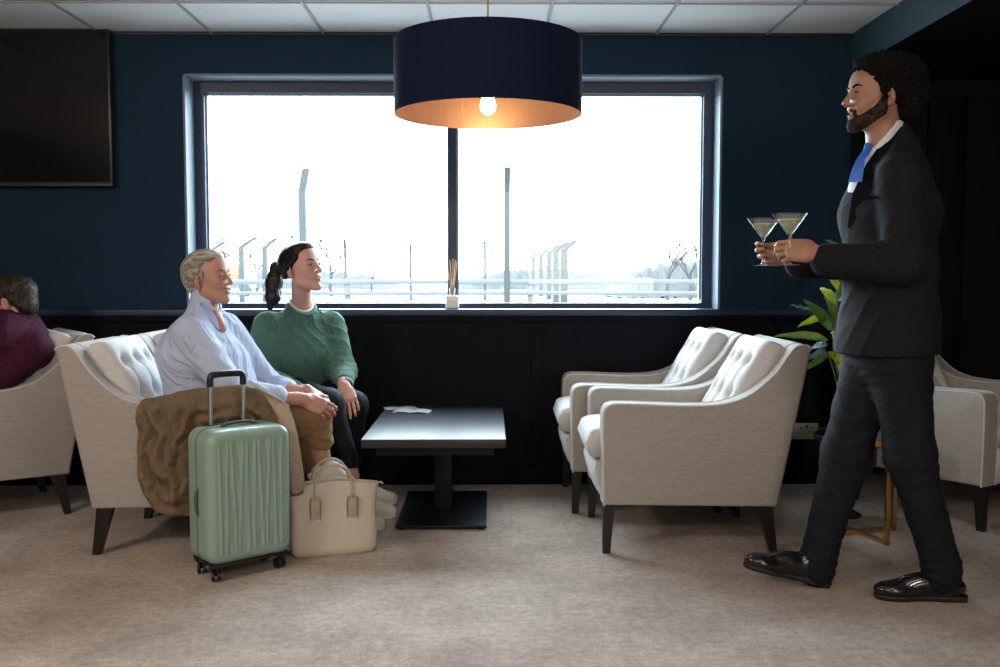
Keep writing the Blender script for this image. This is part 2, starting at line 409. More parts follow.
booklet('leaflet', 412, 412, .19, .11, R(-6), mat('leaflet_white', (.72, .76, .78), .4), 'open white leaflet lying in front of the teal-backed one', .010)

# ================================================================== REED DIFFUSER on the sill
dc = P(452.5, 308, 5.125); dc.z = .9392
df = empty('reed_diffuser', (dc.x, 5.11, .9395), label='small clear reed diffuser bottle with wooden sticks on the window ledge', cat='diffuser')
def clear_mat(name, col, rough=.05):
    m = mat(name, col, rough); b = m.node_tree.nodes['Principled BSDF']; b.inputs['Transmission Weight'].default_value = 1; b.inputs['IOR'].default_value = 1.45; return m
M['clear'] = clear_mat('clear_glass', (.98, .99, 1))
box('bottle', (0, 0, .036), (.072, .055, .072), mat('frosted_bottle', (.86, .88, .86), .35), df, .010, seg=3)
box('label', (0, -.0283, .030), (.045, .001, .030), mat('diffuser_label', (.80, .76, .52), .5), df)
lathe('bottle_neck', [(0, .071), (.013, .071), (.013, .088), (.016, .088), (.016, .112), (0, .112)], mat('copper_collar', (.35, .25, .24), .35, .4), df, n=24)
for (ax, ay, l) in ((-.13, .02, .25), (-.055, .05, .26), (.02, -.03, .27), (.07, .04, .26), (.12, -.02, .25)):
    tube('reed', [(ax * .05, ay * .05, .105), (ax * l * .9, ay * l, .10 + l * .62)], .0024, mat('reed_wood', (.62, .42, .22), .7), df, n=6)

# ================================================================== ARMCHAIRS
CW, CT = .315, .105                        # half width, arm thickness
def arm_outline():
    top = cat([(.420, .54), (.414, .585), (.385, .606), (.30, .607), (.17, .602), (.04, .600), (-.07, .609), (-.165, .644), (-.262, .725), (-.322, .808), (-.352, .838), (-.388, .842), (-.410, .828)], 6)
    return [Vector((.414, .200))] + [Vector((p[0], p[1])) for p in [Vector((q.x, q.y)) for q in top]] + [Vector((-.345, .50)), Vector((-.283, .190))]
def _v2(pts): return [Vector((p[0], p[1], 0)) for p in pts]
def make_chair():
    root = empty('armchair', (0, 0, 0))
    top = cat(_v2([(.420, .40), (.420, .54), (.414, .585), (.385, .606), (.30, .607), (.17, .602), (.04, .600), (-.07, .609), (-.165, .644), (-.262, .725), (-.322, .808), (-.352, .838), (-.388, .842), (-.410, .828)]), 6)
    prof = [(.416, .200)] + [(p.x, p.y) for p in top] + [(-.345, .50), (-.283, .190)]
    for s in (-1, 1):
        bm = bmesh.new()
        yo, yi = s * CW, s * (CW - CT)
        a = [bm.verts.new((x, yo, z)) for x, z in prof]; b = [bm.verts.new((x, yi, z)) for x, z in prof]
        n = len(prof)
        bm.faces.new(a); bm.faces.new(b)
        for i in range(n): bm.faces.new((a[i], a[(i + 1) % n], b[(i + 1) % n], b[i]))
        bmesh.ops.recalc_face_normals(bm, faces=bm.faces)
        es = [e for e in bm.edges if (abs(e.verts[0].co.y - e.verts[1].co.y) < 1e-5)]
        bmesh.ops.bevel(bm, geom=es, offset=.014, segments=4, profile=.5, affect='EDGES')
        arm = frombm('arm', bm, M['sand'], root, auto=50)
        arm.data.materials.append(M['sand_lit'])
        for p_ in arm.data.polygons:
            pass
        path = [(x - (.004 if x > .3 else 0), s * (CW - .003), z - .002) for x, z in prof[:-2]]
        tube('piping', path, .0045, M['sand_pipe'], arm, n=8)
        tube('piping', [(x - (.004 if x > .3 else 0), s * (CW - CT + .004), z - .002) for x, z in prof[:-2]], .0045, M['sand_pipe'], arm, n=8)
    # outer back
    iw = CW - CT + .004
    bm = bmesh.new()
    pr = [(-.283, .195), (-.405, .822), (-.398, .842), (-.375, .846), (-.345, .835), (-.20, .34), (-.20, .195)]
    a = [bm.verts.new((x, iw, z)) for x, z in pr]; b = [bm.verts.new((x, -iw, z)) for x, z in pr]; n = len(pr)
    bm.faces.new(a); bm.faces.new(b)
    for i in range(n): bm.faces.new((a[i], a[(i + 1) % n], b[(i + 1) % n], b[i]))
    frombm('backrest', bm, M['sand'], root, auto=30)
    # seat deck with bulged front rail
    bm = bmesh.new(); rows = []
    for k in range(17):
        y = -iw + 2 * iw * k / 16; q = 1 - (abs(y) / iw) ** 6
        rows.append([Vector((x + (.012 * q - .012 if x > .3 else 0), y, z)) for x, z in [(-.2, .195), (.405, .197), (.422, .22), (.444, .29), (.452, .33), (.446, .350), (.43, .358), (-.2, .358)]])
    vs = gridmesh(bm, rows, wrap=True); bm.faces.new(vs[0]); bm.faces.new(vs[-1])
    frombm('front_rail', bm, M['sand_lit'], root, auto=35)
    # seat cushion
    def cushion(nx, ny, f, name, m, thick=None):
        bm = bmesh.new(); topv = []; 
        def gp(side):
            return [[f(i / nx, j / ny, side) for j in range(ny + 1)] for i in range(nx + 1)]
        A = gp(1); B = gp(0)
        va = [[bm.verts.new(p) for p in r] for r in A]
        vb = [[(va[i][j] if (i in (0, nx) or j in (0, ny)) and (A[i][j] - B[i][j]).length < 1e-5 else bm.verts.new(B[i][j])) for j in range(ny + 1)] for i in range(nx + 1)]
        for i in range(nx):
            for j in range(ny):
                bm.faces.new((va[i][j], va[i + 1][j], va[i + 1][j + 1], va[i][j + 1]))
                bm.faces.new((vb[i][j], vb[i][j + 1], vb[i + 1][j + 1], vb[i + 1][j]))
        return frombm(name, bm, m, root, auto=None)
    def prof_t(e): return (1 - (abs(2 * e - 1)) ** 9) ** (1 / 3.2)
    iw2 = iw - .003
    def seat(u, v, side):
        x = -.16 + u * .635; y = (v * 2 - 1) * iw2
        t = min(prof_t(u), 1) * min(prof_t(v), 1)
        h = .072 * t
        c = .428 + .012 * math.sin(math.pi * v) * math.sin(math.pi * min(1, u)) * (1 if side else .1)
        return Vector((x - (1 - prof_t(v)) * .0, y, c + (h if side else -h)))
    sc = cushion(36, 26, seat, 'seat_cushion', M['sand_lit'])
    bt = [(tx, ty) for tx in (-.125, 0.0, .125) for ty in (.26, .62)]
    def back(u, v, side):
        # u up the cushion, v across it
        x = -.045 - .215 * u; z = .485 + .385 * u
        nrm = Vector((.385, 0, .215)).normalized()
        t = prof_t(u) * prof_t(v)
        y = (v * 2 - 1) * iw2
        h = .066 * t
        c = Vector((x, y, z)) - nrm * .062
        if side:
            d = 0
            for (ty, tu) in bt:
                rr = math.hypot((y - ty), (u - (tu + .12)) * .44); d += .030 * math.exp(-(rr / .026) ** 2) + .009 * math.exp(-(rr / .06) ** 2)
                if u < tu + .12: d += .006 * math.exp(-((y - ty) / .010) ** 2) * min(1, (tu + .12 - u) * 10)
            h += .014 * math.sin(math.pi * u) * math.sin(math.pi * v) - d * t
            return c + nrm * h
        return c - nrm * h
    bc = cushion(72, 60, back, 'back_cushion', M['sand_lit'])
    for (ty, tu) in bt:
        p = back(tu + .12, (ty / iw2 + 1) / 2, 1); nrm = Vector((.385, 0, .215)).normalized()
        bm = bmesh.new(); bmesh.ops.create_uvsphere(bm, u_segments=12, v_segments=8, radius=.011)
        for vv in bm.verts: vv.co = Vector((vv.co.x, vv.co.y, vv.co.z * .6))
        q = nrm.to_track_quat('Z', 'Y').to_matrix()
        for vv in bm.verts: vv.co = q @ vv.co + p + nrm * .004
        frombm('button', bm, M['sand_lit'], bc, auto=None)
    for sx in (1, -1):
        for sy in (1, -1):
            bm = bmesh.new(); y = sy * .283
            t_, b_ = ((.392, .045), (.400, .030)) if sx > 0 else ((-.234, .062), (-.276, .030))
            rows = []
            for (cx, wd, z) in ((b_[0], b_[1], 0), (t_[0], t_[1], .200)):
                wy = .030 if z == 0 else .045
                rows.append([Vector((cx - wd / 2, y - wy / 2, z)), Vector((cx + wd / 2, y - wy / 2, z)), Vector((cx + wd / 2, y + wy / 2, z)), Vector((cx - wd / 2, y + wy / 2, z))])
            vs = gridmesh(bm, rows, wrap=True); bm.faces.new(vs[0]); bm.faces.new(vs[1])
            frombm('leg', bm, M['darkwood'], root, smooth=False)
    return root
chair = make_chair()
spots = [
    (.869, 4.06, 180, 'empty beige armchair in front of its twin, right of the coffee table', None),
    (.800, 4.70, 180, 'empty beige armchair against the wall, partly hidden behind its twin', None),
    (-1.304, 4.06, 0, 'beige armchair with a tan coat over its arm, under the grey-haired woman', None),
    (-1.262, 4.70, 0, 'beige armchair by the wall that the ponytailed woman sits on', None),
    (-2.377, 4.50, 180 + 35.6, 'beige armchair at the left edge that the man in burgundy sits in', None),
    (2.198, 4.57, -60, 'beige armchair at the right edge, turned towards the viewer behind the walking man', None)]
for i, (x, y, a, lab, g) in enumerate(spots):
    o = chair if i == 0 else copy_tree(chair)
    o.location = (x, y, 0); o.rotation_euler = (0, 0, R(a)); tag(o, lab, 'armchair', 'beige tufted armchairs')

# ================================================================== GOLD SIDE TABLE
st = empty('side_table', (1.594, 4.045, 0), label='small round side table on a crossed gold frame behind the man', cat='table')
def hoop(a0):
    bm = bmesh.new(); r = .186; t = .018; rot = Matrix.Rotation(a0, 3, 'Z')
    for s in (-1, 1): abox(bm, rot @ Vector((s * r, 0, .2075)), (t, t, .415), .001, rot)
    abox(bm, rot @ Vector((0, 0, .009)), (2 * r + t, t, .018), .001, rot); abox(bm, rot @ Vector((0, 0, .406)), (2 * r + t, t, .018), .001, rot)
    return bm
a1 = math.atan2(3.87 - 4.045, 1.645 - 1.594)
frombm('gold_hoop', hoop(a1), M['gold'], st, smooth=False); frombm('gold_hoop', hoop(a1 + math.pi / 2), M['gold'], st, smooth=False)
lathe('tabletop', [(0, .4155), (.182, .4155), (.186, .419), (.186, .431), (.182, .434), (0, .434)], mat('black_glass_top', (.012, .012, .014), .12), st, n=48)
lathe('rim', [(.1862, .416), (.191, .416), (.191, .435), (.1862, .435)], M['gold'], st, n=48, closed=True)

# ================================================================== PLANT in black bowl planter
px, py = 1.655, 4.36
pt = empty('potted_plant', (px, py, 0), label='green leafy plant in a round black planter beside the walking man', cat='plant')
lathe('planter', [(0, 0), (.075, 0), (.075, .01), (.035, .03), (.03, .13), (.06, .165), (.11, .20), (.135, .26), (.138, .33), (.128, .40), (.120, .40), (.128, .33), (.125, .27), (0, .25)], mat('black_ceramic', (.008, .008, .009), .35), pt)
lathe('soil', [(0, .375), (.122, .375), (.122, .36), (0, .36)], mat('potting_soil', (.02, .013, .009), .95, noise=60, var=.4, bump=(80, .8, .004)), pt, n=32)
def leaf_mat(name, col):
    m = mat(name, col, .38, noise=9, var=.25, stretch=(1, 1, 1)); b = m.node_tree.nodes['Principled BSDF']
    b.inputs['Subsurface Weight'].default_value = .15; b.inputs['Subsurface Scale'].default_value = .01; return m
lm = [leaf_mat('leaf_green', (.10, .20, .035)), leaf_mat('leaf_lime', (.42, .50, .04)), leaf_mat('leaf_pale', (.25, .33, .09)), leaf_mat('leaf_blue', (.16, .24, .22))]
tips = []
def leaf(base, tip, wid, m, bend=.03, facing=Vector((0, -1, .3))):
    base, tip = Vector(base), Vector(tip); d = tip - base; L = d.length; t = d.normalized()
    s = t.cross(facing).normalized(); nrm = s.cross(t).normalized()
    bm = bmesh.new(); rows = []
    for i in range(15):
        a = i / 14; wv = wid * (math.sin(math.pi * min(1, a ** .8)) ** .75) * (1 - .25 * a) + .0012
        c = base + d * a + nrm * (bend * math.sin(math.pi * a))
        rows.append([c + s * (k / 3 * wv) + nrm * (abs(k) / 3) * wv * .35 + nrm * .004 * math.sin(a * 20 + k) for k in range(-3, 4)])
    gridmesh(bm, rows); bmesh.ops.solidify(bm, geom=bm.faces[:], thickness=.0012)
    o = frombm('leaf', bm, m, pt, auto=None); o.matrix_parent_inverse = Matrix.Translation(-Vector((px, py, 0)))
    return o
def stem(pts, r=.005):
    o = tube('stem', cat(pts, 6), r, mat('plant_stem', (.10, .12, .04), .6), pt, n=8); o.matrix_parent_inverse = Matrix.Translation(-Vector((px, py, 0)))
PB = Vector((px, py, .37))
YP = 4.30
J = P(834, 352, YP); J2 = P(838, 300, YP); J3 = P(845, 255, YP + .03)
stem([PB, (PB + J) / 2 + Vector((.015, 0, 0)), J, J2, J3])
stem([PB + Vector((-.02, 0, 0)), P(838, 390, YP), P(828, 352, YP - .02)], .004)
stem([P(833, 330, YP), P(832, 318, YP), P(828, 305, YP)], .003)
L = [((832, 330), (803, 299), .030, 0, .02), ((829, 316), (797, 327), .020, 1, .03), ((834, 322), (824, 297), .022, 0, .02),
     ((838, 305), (820, 288), .022, 1, .02), ((828, 340), (774, 336), .022, 2, .03), ((826, 350), (806, 360), .020, 3, .02),
     ((828, 352), (842, 366), .022, 1, .02), ((828, 345), (812, 348), .018, 3, .01), ((812, 310), (790, 305), .009, 3, .0),
     ((845, 262), (792, 271), .020, 2, .02), ((846, 258), (826, 240), .018, 0, .02), ((847, 262), (868, 236), .025, 1, .02),
     ((836, 300), (862, 282), .030, 0, .03), ((834, 335), (866, 318), .030, 2, .03), ((830, 352), (800, 372), .018, 0, .02), ((840, 292), (826, 271), .016, 1, .02)]
for i, (b, t, wd, mi, be) in enumerate(L):
    leaf(P(*b, YP + .01 * (i % 3)), P(*t, YP - .06 + .05 * (i % 4)), wd, lm[mi], be, Vector((.3 * ((i % 3) - 1), -1, .45)))
# ================================================================== SUITCASE
PHI = R(40); SW, SD = .335, .205
nc = Vector((P(210, 570, 3.37).x, 3.37, 0))
wv = Vector((math.cos(PHI), math.sin(PHI), 0)); dv = Vector((-math.sin(PHI), math.cos(PHI), 0))
cc = nc + wv * SW / 2 + dv * SD / 2
sc_ = empty('suitcase', (cc.x, cc.y, 0), PHI, 'sage green hard-shell cabin suitcase with its silver pull handle raised', 'suitcase')
def shell_mat():
    return mat('sage_polycarbonate', (.25, .36, .30), .34, noise=400, var=.05, bump=(500, .2, .0006), spec=.45)
M['sage'] = shell_mat()
def rrect(hw, hd, r, n=7):
    out = []
    for (cx, cy, a0) in ((hw - r, hd - r, 0), (-hw + r, hd - r, 90), (-hw + r, -hd + r, 180), (hw - r, -hd + r, 270)):
        for k in range(n + 1):
            a = R(a0 + 90 * k / n); out.append((cx + r * math.cos(a), cy + r * math.sin(a)))
    return out
z0, z1 = .062, .556
def shell(sgn):
    """one half shell: thickness along local y, ribs on its face"""
    bm = bmesh.new(); NX, NZ = 90, 60; hw, hh = SW / 2, (z1 - z0) / 2; zc = (z0 + z1) / 2; rows = []
    def surf(u, v):   # u,v in -1..1 over the face, wrapping to the rim
        x, z = u * hw, v * hh
        rc = .045
        ax, az = max(0, abs(x) - (hw - rc)), max(0, abs(z) - (hh - rc))
        e = math.hypot(ax, az) / rc
        return x, z, e
    D = SD / 2 - .003
    # face grid in polar-ish mapping: inset rounded rectangles
    rings = []
    base = rrect(hw, hh, .05, 10)
    levels = [(0, 0.0), (0, .30), (0, .6), (.001, .80), (.006, .92), (.016, .985), (.03, 1.0), (.05, 1.0), (.075, 1.0), (.10, 1.0), (.125, 1.0), (.15, 1.0), (.1705, 1.0)]
    # build a dense grid over the face instead, clamp at rounded rectangle
    def half(x, z):
        # outline clamp
        rc = .048; ax, az = abs(x) - (hw - rc), abs(z) - (hh - rc)
        if ax > 0 and az > 0:
            l = math.hypot(ax, az)
            m_ = max(ax, az)
            if l > 1e-9:
                k = m_ / l; ax, az = ax * k, az * k
                x = math.copysign(hw - rc + ax, x); z = math.copysign(hh - rc + az, z)
                dist = rc - m_
            else: dist = rc
        else: dist = min(hw - abs(x), hh - abs(z))
        return x, z, dist
    for j in range(NZ + 1):
        row = []
        for i in range(NX + 1):
            x = math.sin((i / NX * 2 - 1) * math.pi / 2 * .9) / math.sin(math.pi / 2 * .9) * hw
            z = math.sin((j / NZ * 2 - 1) * math.pi / 2 * .92) / math.sin(math.pi / 2 * .92) * hh
            X, Z, d = half(x, z)
            q = min(1, d / .032); th = D * .62 + D * .38 * math.sqrt(max(0, 1 - (1 - q) ** 2))
            f = min(1, max(0, (d - .028) / .02)) * min(1, max(0, (hh - .035 - abs(Z)) / .015))
            # flutes: alternately tapering ridges running up the face
            ph = (X / hw) * 6.2 + .12 * math.sin(Z * 9) * math.sin(X * 60)
            tap = .5 + .32 * math.copysign(1, math.sin(math.pi * round(ph))) * (Z / hh) if False else .5
            rid = abs(((ph + .25 * (Z / hh) * (1 if int(math.floor(ph)) % 2 else -1)) % 1) - .5) * 2
            rdg = .0045 * (1 - min(1, rid * 3.2)) - .0035 * max(0, 1 - abs(rid - .8) * 9)
            row.append(Vector((X, sgn * (th + rdg * f), Z + zc)))
        rows.append(row)
    vs = gridmesh(bm, rows)
    # side skirt down to the seam
    ring = [vs[0][i] for i in range(NX + 1)] + [vs[j][NX] for j in range(1, NZ + 1)] + [vs[NZ][i] for i in range(NX - 1, -1, -1)] + [vs[j][0] for j in range(NZ - 1, 0, -1)]
    low = [bm.verts.new((v.co.x, sgn * .004, v.co.z)) for v in ring]
    n = len(ring)
    for i in range(n): bm.faces.new((ring[i], ring[(i + 1) % n], low[(i + 1) % n], low[i]))
    bm.faces.new(low)
    return frombm('shell', bm, M['sage'], sc_, auto=40)
shell(-1); shell(1)
zp = rrect(SW / 2 - .001, (z1 - z0) / 2 - .001, .048, 8)
tube('zip', [(x, 0, z + (z0 + z1) / 2) for x, z in zp + [zp[0]]], .0045, mat('zip_tape', (.10, .15, .11), .6), sc_, n=8)
# telescopic handle at the back half of the top
hy = .065; hz = P(225, 376, 3.52).z
for s in (-1, 1):
    tube('pull_pole', [(s * .066 - .015, hy, z1 - .02), (s * .066 - .015, hy, hz - .02)], .0085, M['steel'], sc_, n=14)
hb = tube('pull_handle', cat([(-.081, hy, hz - .045), (-.081, hy, hz - .018), (-.076, hy, hz - .004), (-.062, hy, hz), (-.015, hy, hz + .001), (.032, hy, hz), (.046, hy, hz - .004), (.051, hy, hz - .018), (.051, hy, hz - .045)], 5), .0125, M['black'], sc_, n=14)
box('handle_well', (-.005, hy, z1 - .001), (.185, .032, .010), M['black'], sc_, .004)
tube('carry_handle', cat([(-.075, -.005, z1 - .004), (-.055, -.005, z1 + .010), (0, -.005, z1 + .014), (.055, -.005, z1 + .010), (.075, -.005, z1 - .004)], 5), .006, mat('dark_sage_grip', (.06, .09, .07), .5), sc_, n=10)
tube('side_handle', cat([(-SW / 2 + .004, -.01, .24), (-SW / 2 - .008, -.01, .26), (-SW / 2 - .009, -.01, .32), (-SW / 2 + .004, -.01, .345)], 5), .006, mat('dark_sage_grip2', (.07, .10, .08), .5), sc_, n=10)
for sx in (-1, 1):
    for sy in (-1, 1):
        bx, by = sx * (SW / 2 - .04), sy * (SD / 2 - .04)
        cs = lathe('caster', [(0, .066), (.028, .066), (.026, .052), (.012, .046), (0, .046)], M['black'], sc_, n=20, c=(bx, by, 0))
        for t in (-1, 1):
            bm = bmesh.new(); rot = Matrix.Rotation(R(25 * sx), 3, 'Z')
            prof = [(0, -.006), (.017, -.006), (.0215, -.003), (.0215, .003), (.017, .006), (0, .006)]
            alathe(bm, prof, 24)
            for v in bm.verts: v.co = rot @ Vector((v.co.z + t * .011, v.co.x, v.co.y)) + Vector((bx, by, .0225))
            frombm('wheel', bm, M['black'], cs)
        box('wheel_fork', (bx, by, .036), (.010, .020, .030), M['black'], cs, .002)
box('wheel_housing', (0, -.0, .063), (.30, .19, .012), M['black'], sc_, .004)

# ================================================================== TOTE BAG
bl, br = FLP(291, 560), FLP(373, 553)
bc_ = (bl + br) / 2 + Vector((-.01, .075, 0)); ba = math.atan2(br.y - bl.y, br.x - bl.x)
bag = empty('tote_bag', (bc_.x, bc_.y, 0), ba, 'cream leather tote bag with two rolled handles on the carpet', 'bag')
M['cream'] = mat('cream_leather', (.53, .475, .385), .45, noise=6, var=.06, bump=(260, .3, .0008))
M['cream2'] = mat('cream_leather_trim', (.42, .365, .27), .45, noise=9, var=.06, bump=(260, .25, .0008))
BH = P(335, 487, 3.72).z
def bag_body():
    bm = bmesh.new(); rows = []; n = 64
    hs = [0, .004, .012, .03, .06, .10, .14, .18, .22, BH - .012, BH]
    for i, z in enumerate(hs):
        t = z / BH; hw = .165 + .019 * t; hd = .075 - .028 * t; pw = 3.2 + 2.5 * (1 - t)
        if z < .012: hw -= (.012 - z) * .9; hd -= (.012 - z) * .9
        row = []
        for k in range(n):
            a = 2 * math.pi * k / n; ca, sa = math.cos(a), math.sin(a)
            x = hw * math.copysign(abs(ca) ** (2 / pw), ca); y = hd * math.copysign(abs(sa) ** (2 / pw), sa)
            y *= 1 + .10 * math.sin(x * 22 + t * 3) * t - .18 * t * math.exp(-(x / .07) ** 2)
            x += .006 * math.sin(t * 7) * (1 if ca > 0 else -1)
            row.append(Vector((x, y, z + (.010 * math.cos(x * 16) * max(0, t - .8) * 5 - .0 if t > .8 else 0))))
        rows.append(row)
    inner = [[Vector((p.x * .975, p.y * .90, p.z)) for p in rows[-1]], [Vector((p.x * .95, p.y * .86, p.z - .05)) for p in rows[-1]], [Vector((p.x * .85, p.y * .8, .03)) for p in rows[-1]]]
    vs = gridmesh(bm, rows + inner, wrap=True)
    bm.faces.new(vs[0]); bm.faces.new(vs[-1])
    return frombm('bag_body', bm, M['cream'], bag, auto=50)
bb = bag_body()
rim = [(.185 * math.copysign(abs(math.cos(a)) ** .4, math.cos(a)), .047 * math.copysign(abs(math.sin(a)) ** .45, math.sin(a))) for a in [2 * math.pi * k / 60 for k in range(61)]]
for s in (-1, 1):
    yy = s * .052
    for x in (-.075, .072):
        # leather tab
        o = box('handle_tab', (x, s * .0575, .168), (.044, .007, .140), M['cream2'], bag, .010, rot=Matrix.Rotation(R(-8 * s), 3, 'X') @ Matrix.Identity(3), seg=4)
        bm = bmesh.new()
        pts = [(dx, dz) for dx, dz in ((-.021, -.058), (-.016, -.068), (.016, -.068), (.021, -.058), (.021, .062), (-.021, .062), (-.021, -.058))]
        atube(bm, [Matrix.Rotation(R(-8 * s), 3, 'X') @ Vector((dx, s * .004, dz)) + Vector((x, s * .0575, .168)) for dx, dz in pts], .0010, 6)
        frombm('stitched_edge', bm, mat('edge_paint', (.12, .07, .045), .5), o)
    lean = .012 * s
    tube('handle', cat([(-.075, s * .052, .225), (-.076, s * .048, .268), (-.070, s * .04 + lean, .313), (-.045, s * .035 + lean * 2, .352), (-.002, s * .034 + lean * 2, .368), (.042, s * .035 + lean * 2, .352), (.067, s * .04 + lean, .313), (.073, s * .048, .268), (.072, s * .052, .225)], 6), .0058, M['cream2'], bag, n=12)
tube('snap_strap', cat([(.182, 0, BH - .02), (.192, -.01, BH - .008), (.202, -.02, BH - .013)], 4), .004, M['cream2'], bag, n=8)

# ================================================================== FIGURES: smooth implicit sculpting
def V3(p): return np.array((p[0], p[1], p[2]), dtype=np.float32)
def nrm_(v): v = np.asarray(v, dtype=np.float32); return v / (np.linalg.norm(v) + 1e-9)
class Sd:
    """a body sculpted from smoothly blended tapered limbs, ellipsoids and cuts"""
    def __init__(s): s.pr = []; s.disp = []
    def cone(s, a, b, ra, rb, k=.02, flat=None, op='u'):
        s.pr.append(('c', V3(a), V3(b), float(ra), float(rb), (nrm_(flat[0]), float(flat[1])) if flat else None, k, op)); return s
    def chain(s, pts, rs, k=.02, flat=None, op='u'):
        for i in range(len(pts) - 1): s.cone(pts[i], pts[i + 1], rs[i], rs[i + 1], k, flat, op)
        return s
    def ell(s, c, r, rot=None, k=.02, op='u'):
        s.pr.append(('e', V3(c), np.array(r, dtype=np.float32), None if rot is None else np.array(rot, dtype=np.float32), 0, None, k, op)); return s
    def box(s, c, h, rot=None, r=.01, k=.01, op='u'):
        s.pr.append(('b', V3(c), np.array(h, dtype=np.float32), None if rot is None else np.array(rot, dtype=np.float32), float(r), None, k, op)); return s
    def cut(s, p, n, k=.004):
        """keep the side opposite to n"""
        s.pr.append(('p', V3(p), nrm_(n), None, 0, None, k, 'i')); return s
    @staticmethod
    def dist(pr, P):
        t = pr[0]
        if t == 'c':
            a, b, ra, rb, fl = pr[1], pr[2], pr[3], pr[4], pr[5]
            Q = P - a; ba = b - a; sc = 1.0
            if fl:
                u, f = fl
                Q = Q + (Q @ u)[..., None] * (1 / f - 1) * u; ba = ba + (ba @ u) * (1 / f - 1) * u
                sc = min(1.0, f)
            tt = np.clip((Q @ ba) / (ba @ ba + 1e-9), 0, 1)
            return (np.linalg.norm(Q - tt[..., None] * ba, axis=-1) - (ra + (rb - ra) * tt)) * sc
        if t == 'e':
            Q = P - pr[1]; Q = Q if pr[3] is None else Q @ pr[3]
            k0 = np.linalg.norm(Q / pr[2], axis=-1); k1 = np.linalg.norm(Q / (pr[2] ** 2), axis=-1)
            return k0 * (k0 - 1) / np.maximum(k1, 1e-6)
        if t == 'b':
            Q = P - pr[1]; Q = Q if pr[3] is None else Q @ pr[3]
            q = np.abs(Q) - (pr[2] - pr[4])
            return np.linalg.norm(np.maximum(q, 0), axis=-1) + np.minimum(q.max(-1), 0) - pr[4]
        return (P - pr[1]) @ pr[2]
    @staticmethod
    def comb(D, d, k, op):
        if op == 'u':
            h = np.maximum(k - np.abs(D - d), 0) / k; return np.minimum(D, d) - h * h * k * .25
        if op == 's': d = -d
        h = np.maximum(k - np.abs(D - d), 0) / k; return np.maximum(D, d) + h * h * k * .25
    def ev(s, P, rb=0.0, C=None):
        D = np.full(P.shape[:-1], 1.0, dtype=np.float32)
        for pr in s.pr:
            k = pr[6]
            if C is not None:
                m = s.dist(pr, C) < rb + k + .02
                if pr[7] == 'i': m = s.dist(pr, C) > -rb - k - .02
                if not m.any(): continue
                D[m] = s.comb(D[m], s.dist(pr, P[m]).astype(np.float32), k, pr[7])
            else: D = s.comb(D, s.dist(pr, P).astype(np.float32), k, pr[7])
        if C is not None:
            for f in s.disp: D = D + f(P, D).astype(np.float32)
        return D
    def bounds(s):
        lo, hi = np.full(3, 1e9), np.full(3, -1e9)
        for pr in s.pr:
            if pr[7] != 'u': continue
            if pr[0] == 'c':
                f = max(1.0, pr[5][1]) if pr[5] else 1.0
                for p, r in ((pr[1], pr[3]), (pr[2], pr[4])): lo = np.minimum(lo, p - r * f); hi = np.maximum(hi, p + r * f)
            else:
                r = float(np.linalg.norm(pr[2])) if pr[0] == 'b' or pr[3] is not None else pr[2]
                lo = np.minimum(lo, pr[1] - r); hi = np.maximum(hi, pr[1] + r)
        return lo - .02, hi + .02
    def mesh(s, h):
        lo, hi = s.bounds(); B = 8
        nb = np.ceil((hi - lo) / (B * h)).astype(int); n = nb * B + 1
        g = np.stack(np.meshgrid(*[np.arange(k) for k in nb], indexing='ij'), -1).reshape(-1, 3)
        C = (lo + (g + .5) * B * h).astype(np.float32); rb = B * h * .87
        keep = np.abs(s.ev(C)) < rb * 1.35 + .016
        D0 = s.ev(C)
        F = np.empty(tuple(n), dtype=np.float32); F[:] = 1
        sgn = np.where(D0 < 0, -1.0, 1.0).astype(np.float32).reshape(tuple(nb))
        F[:-1, :-1, :-1] = np.repeat(np.repeat(np.repeat(sgn, B, 0), B, 1), B, 2)
        gk = g[keep]; Ck = C[keep]
        o = np.stack(np.meshgrid(*[np.arange(B + 1)] * 3, indexing='ij'), -1).reshape(-1, 3)
        for i in range(0, len(gk), 1500):
            gg = gk[i:i + 1500]; idx = gg[:, None, :] * B + o[None]
            Pp = (lo + idx * h).astype(np.float32)
            d = s.ev(Pp, rb, Ck[i:i + 1500])
            F[idx[..., 0], idx[..., 1], idx[..., 2]] = d
        # surface nets
        ins = F < 0
        c = [ins[x:n[0] - 1 + x, y:n[1] - 1 + y, z:n[2] - 1 + z] for x in (0, 1) for y in (0, 1) for z in (0, 1)]
        cnt = sum(a.astype(np.int8) for a in c); act = (cnt > 0) & (cnt < 8)
        ci = np.argwhere(act); ids = np.full(act.shape, -1, dtype=np.int64); ids[act] = np.arange(len(ci))
        acc = np.zeros((len(ci), 3)); w = np.zeros(len(ci))
        cor = [(x, y, z) for x in (0, 1) for y in (0, 1) for z in (0, 1)]
        fv = [F[ci[:, 0] + a, ci[:, 1] + b, ci[:, 2] + d_] for a, b, d_ in cor]
        for i in range(8):
            for j in range(i + 1, 8):
                df = [abs(cor[i][q] - cor[j][q]) for q in range(3)]
                if sum(df) != 1: continue
                m = (fv[i] < 0) != (fv[j] < 0)
                t = np.where(m, fv[i] / np.where(m, fv[i] - fv[j], 1), 0)
                p = np.array(cor[i])[None] + t[:, None] * (np.array(cor[j]) - np.array(cor[i]))[None]
                acc += p * m[:, None]; w += m
        V = lo + (ci + acc / w[:, None]) * h
        quads = []
